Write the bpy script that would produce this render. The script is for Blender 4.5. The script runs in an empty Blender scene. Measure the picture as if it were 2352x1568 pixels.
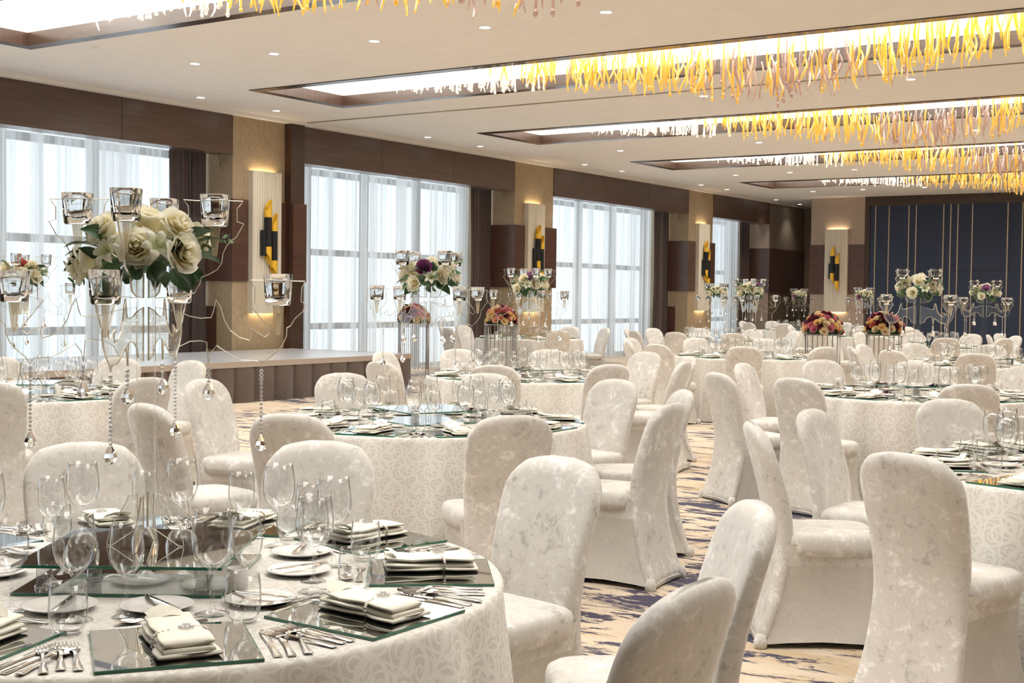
import bpy, bmesh, math, random
from math import sin, cos, pi, radians, sqrt, atan2
from mathutils import Vector, Matrix

rng = random.Random(11)
scn = bpy.context.scene
C = scn.collection

# ------------------------------------------------------------------ camera
CAM_H = 1.486
YAW, PITCH, ROLL = radians(33.914), radians(1.999), radians(0.7343)
cam = bpy.data.cameras.new('camera')
cam.sensor_width = 36.0
cam.lens = 36.0 * 3030.0 / 2352.0
cam.clip_start, cam.clip_end = 0.05, 200.0
cam_ob = bpy.data.objects.new('camera', cam)
C.objects.link(cam_ob)
fw = Vector((-sin(YAW) * cos(PITCH), cos(YAW) * cos(PITCH), -sin(PITCH)))
rt = Vector((cos(YAW), sin(YAW), 0))
up = rt.cross(fw)
r2 = rt * cos(ROLL) + up * sin(ROLL)
u2 = up * cos(ROLL) - rt * sin(ROLL)
m = Matrix((r2, u2, -fw)).transposed().to_4x4()
m.translation = Vector((0, 0, CAM_H))
cam_ob.matrix_world = m
scn.camera = cam_ob

# ------------------------------------------------------------------ world, exposure
world = bpy.data.worlds.new('overcast_sky')
scn.world = world
world.use_nodes = True
bg = world.node_tree.nodes['Background']
bg.inputs['Color'].default_value = (0.86, 0.94, 1.0, 1)
bg.inputs['Strength'].default_value = 1.15
scn.view_settings.view_transform = 'Standard'
scn.view_settings.look = 'None'
scn.view_settings.gamma = 1.0
scn.view_settings.use_curve_mapping = False
scn.view_settings.exposure = 0.78
cy = scn.cycles
cy.use_denoising = True
cy.use_adaptive_sampling = True
cy.adaptive_threshold = 0.08
cy.adaptive_min_samples = 16
cy.time_limit = 1150  # safety stop for slow machines
cy.max_bounces = 6
cy.diffuse_bounces = 3
cy.glossy_bounces = 3
cy.transmission_bounces = 6
cy.transparent_max_bounces = 20
cy.caustics_reflective = False
cy.caustics_refractive = False
cy.sample_clamp_indirect = 6.0
COVE_STRENGTH = 4.4
COVE_COLOR = (1.0, 0.955, 0.885)
DOWNLIGHT_WATTS = 22.0

# room dimensions (metres): window wall at XW, ceiling at ZC
XW, ZC, ZH = -15.6, 4.36, 4.31
XR, YB, YF = 3.7, -4.5, 36.12
Z_HEADER = 3.69
COFFER_Y = [2.35 + 5.6 * i for i in range(6)]       # near edges, 2.0 m wide
COFFER_X = (-13.68, 1.68)
PILASTERS = [(6.96, 8.48), (15.11, 16.30), (23.24, 24.76), (31.47, 32.93), (36.82, 39.57)]
WINDOWS = [(8.48, 15.11), (16.63, 23.24), (24.76, 31.47), (32.93, 36.82)]

# ------------------------------------------------------------------ node helpers
def material(name):
    mt = bpy.data.materials.new(name)
    mt.use_nodes = True
    nt = mt.node_tree
    for n in list(nt.nodes):
        nt.nodes.remove(n)
    out = nt.nodes.new('ShaderNodeOutputMaterial')
    return mt, nt, out

def node(nt, kind, **kw):
    n = nt.nodes.new(kind)
    for k, v in kw.items():
        if k in n.inputs:
            n.inputs[k].default_value = v
        else:
            setattr(n, k, v)
    return n

def mathn(nt, op, a, b=None, c=None):
    n = nt.nodes.new('ShaderNodeMath')
    n.operation = op
    for i, v in enumerate((a, b, c)):
        if v is None:
            continue
        if isinstance(v, (int, float)):
            n.inputs[i].default_value = v
        else:
            nt.links.new(v, n.inputs[i])
    return n.outputs[0]

def ramp(nt, fac, stops, interp='LINEAR'):
    n = nt.nodes.new('ShaderNodeValToRGB')
    n.color_ramp.interpolation = interp
    els = n.color_ramp.elements
    while len(els) < len(stops):
        els.new(0.5)
    for e, (p, c) in zip(els, stops):
        e.position = p
        e.color = (*c, 1) if len(c) == 3 else c
    nt.links.new(fac, n.inputs[0])
    return n.outputs[0]

def coords(nt, kind='Object', scale=(1, 1, 1), rot=(0, 0, 0)):
    tc = nt.nodes.new('ShaderNodeTexCoord')
    mp = nt.nodes.new('ShaderNodeMapping')
    mp.inputs['Scale'].default_value = scale
    mp.inputs['Rotation'].default_value = rot
    nt.links.new(tc.outputs[kind], mp.inputs[0])
    return mp.outputs[0]

def noise(nt, vec, scale, detail=4.0, rough=0.55, dist=0.0):
    n = node(nt, 'ShaderNodeTexNoise')
    n.inputs['Scale'].default_value = scale
    n.inputs['Detail'].default_value = detail
    n.inputs['Roughness'].default_value = rough
    n.inputs['Distortion'].default_value = dist
    nt.links.new(vec, n.inputs['Vector'])
    return n.outputs['Fac']

def bump(nt, h, strength=0.2, dist=0.01):
    b = node(nt, 'ShaderNodeBump')
    b.inputs['Strength'].default_value = strength
    b.inputs['Distance'].default_value = dist
    nt.links.new(h, b.inputs['Height'])
    return b.outputs[0]

def principled(nt, out, color=(0.8, 0.8, 0.8), rough=0.5, metal=0.0, spec=0.5, trans=0.0, ior=1.45, sheen=0.0, coat=0.0, emit=None):
    p = nt.nodes.new('ShaderNodeBsdfPrincipled')
    if isinstance(color, tuple):
        p.inputs['Base Color'].default_value = (*color, 1)
    else:
        nt.links.new(color, p.inputs['Base Color'])
    p.inputs['Roughness'].default_value = rough
    p.inputs['Metallic'].default_value = metal
    p.inputs['Specular IOR Level'].default_value = spec
    p.inputs['Transmission Weight'].default_value = trans
    p.inputs['IOR'].default_value = ior
    p.inputs['Sheen Weight'].default_value = sheen
    p.inputs['Coat Weight'].default_value = coat
    nt.links.new(p.outputs[0], out.inputs[0])
    return p

def plain(name, color, **kw):
    mt, nt, out = material(name)
    principled(nt, out, color, **kw)
    return mt

def speckled(name, color, amount=0.12, scale=30.0, stretch=(1, 1, 1), bstr=0.1, kind='Object', **kw):
    """Plain colour with a fine procedural variation and relief."""
    mt, nt, out = material(name)
    v = coords(nt, kind, stretch)
    f = noise(nt, v, scale, 5.0, 0.6)
    lo = tuple(c * (1 - amount) for c in color)
    hi = tuple(min(1.0, c * (1 + amount)) for c in color)
    p = principled(nt, out, ramp(nt, f, [(0.3, lo), (0.7, hi)]), **kw)
    if bstr:
        nt.links.new(bump(nt, f, bstr, 0.004), p.inputs['Normal'])
    return mt

def emitter(name, color, strength):
    mt, nt, out = material(name)
    e = node(nt, 'ShaderNodeEmission')
    e.inputs[0].default_value = (*color, 1)
    e.inputs[1].default_value = strength
    nt.links.new(e.outputs[0], out.inputs[0])
    return mt

def thin_glass(name, tint=(0.97, 0.98, 0.98), edge=(0.80, 0.80, 0.78), ior=1.5, boost=1.25, rough=0.0, body=0.0, body_col=(0.9, 0.9, 0.9)):
    """Clear thin sheet: Fresnel reflection over tinted transparency, a longer path at grazing angles."""
    mt, nt, out = material(name)
    lw = node(nt, 'ShaderNodeLayerWeight')
    lw.inputs['Blend'].default_value = 0.5
    tcol = ramp(nt, lw.outputs['Facing'], [(0.55, tint), (1.0, edge)])
    tr = node(nt, 'ShaderNodeBsdfTransparent')
    nt.links.new(tcol, tr.inputs[0])
    gl = node(nt, 'ShaderNodeBsdfGlossy')
    gl.inputs['Roughness'].default_value = rough
    gl.inputs['Color'].default_value = (1, 1, 1, 1)
    f0 = ((ior - 1) / (ior + 1)) ** 2 * boost      # Schlick reflectance, same from both sides
    f = mathn(nt, 'ADD', f0, mathn(nt, 'MULTIPLY', mathn(nt, 'POWER', lw.outputs['Facing'], 5.0), 1.0 - f0))
    mx = node(nt, 'ShaderNodeMixShader')
    nt.links.new(f, mx.inputs[0])
    base = tr
    if body:
        df = node(nt, 'ShaderNodeBsdfTranslucent')
        df.inputs[0].default_value = (*body_col, 1)
        d2 = node(nt, 'ShaderNodeBsdfDiffuse')
        d2.inputs[0].default_value = (*body_col, 1)
        ad = node(nt, 'ShaderNodeMixShader')
        ad.inputs[0].default_value = 0.5
        nt.links.new(df.outputs[0], ad.inputs[1])
        nt.links.new(d2.outputs[0], ad.inputs[2])
        m2 = node(nt, 'ShaderNodeMixShader')
        m2.inputs[0].default_value = body
        nt.links.new(tr.outputs[0], m2.inputs[1])
        nt.links.new(ad.outputs[0], m2.inputs[2])
        base = m2
    nt.links.new(base.outputs[0], mx.inputs[1])
    nt.links.new(gl.outputs[0], mx.inputs[2])
    nt.links.new(mx.outputs[0], out.inputs[0])
    return mt

def wood(name, dark, light, scale=(1, 1, 1), rough=0.32, coat=0.25, grain=26.0):
    mt, nt, out = material(name)
    v = coords(nt, 'Object', scale)
    f = noise(nt, v, grain, 6.0, 0.6, 0.6)
    f2 = noise(nt, v, grain * 0.18, 3.0, 0.5)
    mix = mathn(nt, 'ADD', mathn(nt, 'MULTIPLY', f, 0.65), mathn(nt, 'MULTIPLY', f2, 0.35))
    p = principled(nt, out, ramp(nt, mix, [(0.3, dark), (0.72, light)]), rough=rough, coat=coat)
    p.inputs['Coat Roughness'].default_value = 0.25
    nt.links.new(bump(nt, f, 0.08, 0.002), p.inputs['Normal'])
    return mt

def velvet_mat(name, base, light, dark, patch=0.5):
    """Crushed velvet: pale ground with streaky light and dark pile marks."""
    mt, nt, out = material(name)
    tc = nt.nodes.new('ShaderNodeTexCoord')
    oi = nt.nodes.new('ShaderNodeObjectInfo')
    off = nt.nodes.new('ShaderNodeVectorMath')
    off.operation = 'ADD'
    sc = nt.nodes.new('ShaderNodeVectorMath')
    sc.operation = 'SCALE'
    sc.inputs['Scale'].default_value = 7.3
    cmb = nt.nodes.new('ShaderNodeCombineXYZ')
    for i in range(3):
        nt.links.new(oi.outputs['Random'], cmb.inputs[i])
    nt.links.new(cmb.outputs[0], sc.inputs[0])
    nt.links.new(tc.outputs['Object'], off.inputs[0])
    nt.links.new(sc.outputs[0], off.inputs[1])
    v = off.outputs[0]
    big = noise(nt, v, 5.0, 3.0, 0.5, 0.4)
    fine = noise(nt, v, 30.0, 7.0, 0.70, 0.9)
    mid = noise(nt, v, 13.0, 4.0, 0.6, 0.6)
    f = mathn(nt, 'ADD', mathn(nt, 'MULTIPLY', fine, 0.62), mathn(nt, 'MULTIPLY', mid, 0.38))
    f = mathn(nt, 'ADD', f, mathn(nt, 'MULTIPLY', mathn(nt, 'SUBTRACT', big, 0.5), 0.30))
    col = ramp(nt, f, [(0.35, dark), (0.45, base), (0.53, base), (0.65, light)])
    p = principled(nt, out, col, rough=0.62, sheen=0.35, spec=0.25)
    p.inputs['Sheen Roughness'].default_value = 0.35
    nt.links.new(bump(nt, fine, 0.12, 0.003), p.inputs['Normal'])
    return mt

def damask_mat(name, ground, figure):
    """Jacquard tablecloth: paler scrolling vines on a matt ground, wrapped round the skirt."""
    mt, nt, out = material(name)
    tc = nt.nodes.new('ShaderNodeTexCoord')
    sp = nt.nodes.new('ShaderNodeSeparateXYZ')
    nt.links.new(tc.outputs['Object'], sp.inputs[0])
    x, y, z = sp.outputs
    u = mathn(nt, 'MULTIPLY', mathn(nt, 'ARCTAN2', y, x), 0.93)
    top = mathn(nt, 'GREATER_THAN', z, 0.757)
    rad = mathn(nt, 'SQRT', mathn(nt, 'ADD', mathn(nt, 'MULTIPLY', x, x), mathn(nt, 'MULTIPLY', y, y)))
    # on the flat top the pattern runs in plain x / y
    U = mathn(nt, 'ADD', mathn(nt, 'MULTIPLY', u, mathn(nt, 'SUBTRACT', 1.0, top)), mathn(nt, 'MULTIPLY', x, top))
    V = mathn(nt, 'ADD', mathn(nt, 'MULTIPLY', z, mathn(nt, 'SUBTRACT', 1.0, top)), mathn(nt, 'MULTIPLY', y, top))
    cmb = nt.nodes.new('ShaderNodeCombineXYZ')
    nt.links.new(U, cmb.inputs[0])
    nt.links.new(V, cmb.inputs[1])
    wob = node(nt, 'ShaderNodeTexNoise')
    wob.inputs['Scale'].default_value = 5.0
    wob.inputs['Detail'].default_value = 1.0
    nt.links.new(cmb.outputs[0], wob.inputs['Vector'])
    wx = nt.nodes.new('ShaderNodeSeparateXYZ')
    nt.links.new(wob.outputs['Color'], wx.inputs[0])
    U2 = mathn(nt, 'ADD', U, mathn(nt, 'MULTIPLY', mathn(nt, 'SUBTRACT', wx.outputs[0], 0.5), 0.035))
    V2 = mathn(nt, 'ADD', V, mathn(nt, 'MULTIPLY', mathn(nt, 'SUBTRACT', wx.outputs[1], 0.5), 0.035))
    masks = []
    for (cu, cv, ou, ov, turn, k) in ((0.13, 0.20, 0.0, 0.0, 1, 38.0), (0.13, 0.20, 0.5, 0.5, -1, 38.0), (0.13, 0.10, 0.25, 0.2, 1, 78.0), (0.13, 0.10, 0.75, 0.7, -1, 78.0)):
        a = mathn(nt, 'SUBTRACT', mathn(nt, 'FRACT', mathn(nt, 'ADD', mathn(nt, 'DIVIDE', U2, cu), ou)), 0.5)
        b = mathn(nt, 'SUBTRACT', mathn(nt, 'FRACT', mathn(nt, 'ADD', mathn(nt, 'DIVIDE', V2, cv), ov)), 0.5)
        a = mathn(nt, 'MULTIPLY', a, cu)
        b = mathn(nt, 'MULTIPLY', b, cv)
        r = mathn(nt, 'SQRT', mathn(nt, 'ADD', mathn(nt, 'MULTIPLY', a, a), mathn(nt, 'MULTIPLY', b, b)))
        t = mathn(nt, 'ARCTAN2', b, a)
        s = mathn(nt, 'SINE', mathn(nt, 'ADD', mathn(nt, 'MULTIPLY', t, float(turn)), mathn(nt, 'MULTIPLY', r, k * 4.2)))
        lim = min(cu, cv) * 0.52
        msk = mathn(nt, 'MULTIPLY', mathn(nt, 'GREATER_THAN', s, 0.58), mathn(nt, 'LESS_THAN', r, lim))
        masks.append(msk)
    # stems
    st = mathn(nt, 'SINE', mathn(nt, 'ADD', mathn(nt, 'MULTIPLY', U2, 48.33), mathn(nt, 'MULTIPLY', mathn(nt, 'SINE', mathn(nt, 'MULTIPLY', V2, 31.4)), 1.6)))
    masks.append(mathn(nt, 'GREATER_THAN', st, 0.93))
    f = masks[0]
    for q in masks[1:]:
        f = mathn(nt, 'MAXIMUM', f, q)
    weave = noise(nt, tc.outputs['Object'], 160.0, 2.0)
    mixc = nt.nodes.new('ShaderNodeMix')
    mixc.data_type = 'RGBA'
    mixc.inputs[6].default_value = (*ground, 1)
    mixc.inputs[7].default_value = (*figure, 1)
    nt.links.new(mathn(nt, 'MULTIPLY', f, 0.62), mixc.inputs[0])
    p = principled(nt, out, mixc.outputs[2], rough=0.6, sheen=0.15, spec=0.3)
    rr = mathn(nt, 'SUBTRACT', 0.68, mathn(nt, 'MULTIPLY', f, 0.26))
    nt.links.new(rr, p.inputs['Roughness'])
    hgt = mathn(nt, 'ADD', mathn(nt, 'MULTIPLY', f, 0.6), mathn(nt, 'MULTIPLY', weave, 0.3))
    nt.links.new(bump(nt, hgt, 0.18, 0.002), p.inputs['Normal'])
    return mt

def carpet_mat(name):
    mt, nt, out = material(name)
    v = coords(nt, 'Object', (1.3, 4.2, 1), (0, 0, radians(-14)))
    v1 = coords(nt, 'Object')
    area = noise(nt, v1, 0.42, 2.0, 0.5)
    stroke = noise(nt, v, 1.7, 9.0, 0.72, 0.5)
    fibre = noise(nt, v1, 210.0, 2.0)
    tan = ramp(nt, noise(nt, v, 0.9, 6.0, 0.65), [(0.3, (0.72, 0.60, 0.46)), (0.52, (0.66, 0.545, 0.42)), (0.64, (0.56, 0.42, 0.25)), (0.74, (0.70, 0.58, 0.45))])
    s = mathn(nt, 'ADD', stroke, mathn(nt, 'MULTIPLY', mathn(nt, 'SUBTRACT', area, 0.5), 0.55))
    navy = ramp(nt, s, [(0.542, (0, 0, 0)), (0.575, (1, 1, 1))])
    mx = nt.nodes.new('ShaderNodeMix')
    mx.data_type = 'RGBA'
    nt.links.new(navy, mx.inputs[0])
    nt.links.new(tan, mx.inputs[6])
    mx.inputs[7].default_value = (0.045, 0.042, 0.085, 1)
    p = principled(nt, out, mx.outputs[2], rough=0.95, spec=0.1, sheen=0.2)
    nt.links.new(bump(nt, fibre, 0.35, 0.004), p.inputs['Normal'])
    return mt

def sheer_mat(name):
    mt, nt, out = material(name)
    v = coords(nt, 'Object', (1, 1, 0.012))
    f = ramp(nt, noise(nt, v, 5.0, 3.0, 0.65), [(0.36, (0.1, 0.1, 0.1)), (0.68, (0.95, 0.95, 0.95))])
    tr = node(nt, 'ShaderNodeBsdfTransparent')
    tr.inputs[0].default_value = (0.97, 0.98, 1.0, 1)
    tl = node(nt, 'ShaderNodeBsdfTranslucent')
    tl.inputs[0].default_value = (0.84, 0.83, 0.82, 1)
    df = node(nt, 'ShaderNodeBsdfDiffuse')
    df.inputs[0].default_value = (0.85, 0.83, 0.80, 1)
    a = node(nt, 'ShaderNodeMixShader')
    a.inputs[0].default_value = 0.38
    nt.links.new(tl.outputs[0], a.inputs[1])
    nt.links.new(df.outputs[0], a.inputs[2])
    b = node(nt, 'ShaderNodeMixShader')
    lw = node(nt, 'ShaderNodeLayerWeight')
    lw.inputs['Blend'].default_value = 0.35
    dens = mathn(nt, 'ADD', mathn(nt, 'MULTIPLY', lw.outputs['Facing'], 0.30), mathn(nt, 'ADD', mathn(nt, 'MULTIPLY', f, 0.80), 0.26))
    nt.links.new(mathn(nt, 'MINIMUM', dens, 0.95), b.inputs[0])
    nt.links.new(tr.outputs[0], b.inputs[1])
    nt.links.new(a.outputs[0], b.inputs[2])
    nt.links.new(b.outputs[0], out.inputs[0])
    return mt

def two_tone_petal(name, inner, outer):
    mt, nt, out = material(name)
    tc = nt.nodes.new('ShaderNodeTexCoord')
    ln = nt.nodes.new('ShaderNodeVectorMath')
    ln.operation = 'LENGTH'
    nt.links.new(tc.outputs['Object'], ln.inputs[0])
    col = ramp(nt, ln.outputs['Value'], [(0.25, inner), (0.85, outer)])
    p = principled(nt, out, col, rough=0.6, spec=0.25, sheen=0.1)
    tl = node(nt, 'ShaderNodeBsdfTranslucent')
    nt.links.new(col, tl.inputs[0])
    mx = node(nt, 'ShaderNodeMixShader')
    mx.inputs[0].default_value = 0.42
    nt.links.new(p.outputs[0], mx.inputs[1])
    nt.links.new(tl.outputs[0], mx.inputs[2])
    nt.links.new(mx.outputs[0], out.inputs[0])
    return mt

M = {}
M['ceiling'] = speckled('ceiling_paint', (0.87, 0.84, 0.795), 0.02, 3.0, bstr=0.0, rough=0.9, spec=0.2)
M['white_paint'] = plain('white_paint', (0.85, 0.83, 0.80), rough=0.8)
M['wood'] = wood('dark_walnut', (0.070, 0.039, 0.028), (0.138, 0.084, 0.062), (1, 0.06, 1), 0.33, 0.3)
M['wood_v'] = wood('dark_walnut_upright', (0.036, 0.017, 0.010), (0.075, 0.037, 0.023), (1, 1, 0.05), 0.35, 0.25)
M['wood_band'] = wood('dark_walnut_band', (0.062, 0.028, 0.020), (0.130, 0.066, 0.048), (1, 0.08, 1.6), 0.28, 0.35, 34.0)
M['wood_x'] = wood('coffer_walnut', (0.030, 0.015, 0.008), (0.066, 0.036, 0.021), (0.06, 1, 1), 0.25, 0.5)
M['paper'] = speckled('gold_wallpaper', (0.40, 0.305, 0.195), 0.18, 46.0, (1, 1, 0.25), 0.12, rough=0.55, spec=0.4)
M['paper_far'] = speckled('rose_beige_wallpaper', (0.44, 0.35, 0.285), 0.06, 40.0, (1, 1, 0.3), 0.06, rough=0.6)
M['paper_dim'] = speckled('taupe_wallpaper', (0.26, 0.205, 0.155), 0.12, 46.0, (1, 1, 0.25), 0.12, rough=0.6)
M['lamp_stone'] = speckled('cream_ribbed_lamp_panel', (0.74, 0.68, 0.56), 0.08, 5.0, (9, 9, 0.15), 0.08, rough=0.5)
M['black'] = plain('satin_black', (0.012, 0.012, 0.015), rough=0.35)
M['gold'] = plain('bright_gold', (0.95, 0.58, 0.05), rough=0.38, metal=0.25, spec=0.6)
M['brass'] = plain('brass_strip', (0.42, 0.34, 0.25), rough=0.35, metal=0.6)
M['blue'] = speckled('navy_woven_panel', (0.030, 0.045, 0.088), 0.35, 60.0, (1, 1, 2.5), 0.4, rough=0.7)
M['frame'] = plain('grey_window_frame', (0.22, 0.23, 0.24), rough=0.5)
M['pane'] = thin_glass('window_glass', (0.95, 0.98, 0.99), (0.8, 0.85, 0.86))
M['sheer'] = sheer_mat('sheer_voile')
M['drape'] = speckled('aubergine_drape', (0.075, 0.050, 0.047), 0.2, 60.0, (1, 1, 0.1), 0.1, rough=0.8, sheen=0.3)
M['deck'] = speckled('stage_deck', (0.52, 0.53, 0.56), 0.06, 14.0, (0.3, 3, 1), 0.05, rough=0.28, spec=0.5)
M['deck_edge'] = plain('stage_edge', (0.42, 0.36, 0.31), rough=0.4)
M['skirting'] = speckled('taupe_stage_skirt', (0.105, 0.076, 0.064), 0.15, 80.0, (1, 1, 0.2), 0.1, rough=0.75, sheen=0.2)
M['carpet'] = carpet_mat('brush_stroke_carpet')
M['velvet'] = velvet_mat('crushed_cream_velvet', (0.645, 0.62, 0.585), (0.89, 0.875, 0.85), (0.45, 0.425, 0.39))
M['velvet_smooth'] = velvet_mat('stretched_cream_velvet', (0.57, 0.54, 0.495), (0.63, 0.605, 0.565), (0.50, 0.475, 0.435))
M['cloth'] = damask_mat('ivory_damask', (0.64, 0.61, 0.56), (0.83, 0.81, 0.77))
M['napkin'] = speckled('cream_linen', (0.90, 0.87, 0.76), 0.03, 120.0, bstr=0.12, rough=0.75)
M['pearl'] = plain('pearl', (0.86, 0.80, 0.70), rough=0.25, coat=0.5)
M['porcelain'] = plain('white_porcelain', (0.86, 0.84, 0.81), rough=0.18, coat=0.4)
M['steel'] = plain('polished_steel', (0.72, 0.70, 0.68), rough=0.14, metal=1.0)
M['mirror'] = plain('mirror_glass', (0.80, 0.83, 0.83), rough=0.015, metal=1.0)
M['green_edge'] = plain('green_glass_edge', (0.02, 0.14, 0.085), rough=0.15, coat=0.5)
M['glass'] = thin_glass('clear_glass', (0.985, 0.988, 0.988), (0.50, 0.50, 0.49), 1.5, 1.5)
M['crystal'] = thin_glass('cut_crystal', (0.92, 0.92, 0.92), (0.45, 0.45, 0.45), 1.75, 1.7, body=0.14)
M['cup'] = plain('thick_cup_glass', (0.985, 0.985, 0.985), rough=0.0, trans=1.0, ior=1.46)
M['acrylic'] = thin_glass('acrylic_sheet', (0.975, 0.975, 0.965), (0.85, 0.85, 0.83), 1.4, 0.55)
M['acrylic_lit_edge'] = thin_glass('acrylic_edge_glow', (0.85, 0.82, 0.75), (0.7, 0.66, 0.58), 1.6, 1.5, 0.1, 0.60, (0.93, 0.88, 0.78))  # cream body colour stands in for light gathered in the clear cut edges
M['bead'] = thin_glass('cut_bead', (0.85, 0.85, 0.85), (0.35, 0.35, 0.35), 1.8, 2.0, 0.05, 0.50, (0.80, 0.78, 0.75))
M['peg'] = thin_glass('acrylic_peg', (0.95, 0.92, 0.85), (0.7, 0.66, 0.58), 1.5, 1.3, 0.05, 0.33, (0.92, 0.82, 0.64))
M['leaf'] = speckled('leaf_green', (0.050, 0.115, 0.045), 0.35, 30.0, rough=0.5)
M['leaf_pale'] = speckled('leaf_pale_green', (0.16, 0.26, 0.10), 0.3, 30.0, rough=0.5)
M['stem'] = plain('thin_brown_twig', (0.09, 0.06, 0.03), rough=0.7)
M['rose_white'] = two_tone_petal('ivory_rose', (0.93, 0.80, 0.36), (0.95, 0.93, 0.82))
M['lily'] = two_tone_petal('lily_petal', (0.62, 0.66, 0.36), (0.93, 0.92, 0.85))
M['rose_plum'] = two_tone_petal('plum_rose', (0.10, 0.01, 0.06), (0.20, 0.05, 0.14))
M['rose_violet'] = two_tone_petal('violet_rose', (0.22, 0.05, 0.20), (0.42, 0.20, 0.36))
M['rose_wine'] = two_tone_petal('burgundy_rose', (0.055, 0.004, 0.012), (0.16, 0.012, 0.035))
M['rose_pink'] = two_tone_petal('pink_rose', (0.55, 0.07, 0.16), (0.72, 0.25, 0.32))
M['rose_peach'] = two_tone_petal('peach_rose', (0.75, 0.25, 0.10), (0.85, 0.48, 0.30))
M['rose_yellow'] = two_tone_petal('yellow_rose', (0.85, 0.45, 0.10), (0.90, 0.66, 0.28))
M['rose_cream'] = two_tone_petal('cream_rose', (0.80, 0.55, 0.22), (0.88, 0.76, 0.52))
M['rose_coral'] = two_tone_petal('coral_rose', (0.45, 0.05, 0.04), (0.62, 0.16, 0.12))
M['dropC'] = thin_glass('clear_glass_rod', (0.95, 0.94, 0.92), (0.7, 0.66, 0.60), 1.6, 1.7, 0.0, 0.40, (0.97, 0.95, 0.91))
M['dropA'] = thin_glass('amber_glass_rod', (0.98, 0.77, 0.30), (0.88, 0.52, 0.10), 1.6, 1.7, 0.0, 0.34, (0.97, 0.73, 0.20))
M['dropY'] = thin_glass('yellow_glass_rod', (0.97, 0.82, 0.34), (0.82, 0.56, 0.08), 1.6, 1.6, 0.0, 0.30, (0.95, 0.76, 0.16))
M['dropM'] = thin_glass('mauve_glass_rod', (0.78, 0.66, 0.62), (0.46, 0.34, 0.32), 1.6, 1.6, 0.0, 0.22, (0.66, 0.52, 0.49))
M['cove'] = emitter('cove_light_panel', COVE_COLOR, COVE_STRENGTH)
M['bulb'] = emitter('downlight_glow', (1.0, 0.95, 0.88), 14.0)
M['sconce_glow'] = emitter('sconce_glow', (1.0, 0.80, 0.52), 26.0)
M['metal_leg'] = plain('antique_silver', (0.30, 0.29, 0.28), rough=0.35, metal=0.9)
M['board'] = plain('table_board', (0.35, 0.25, 0.16), rough=0.7)

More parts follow.
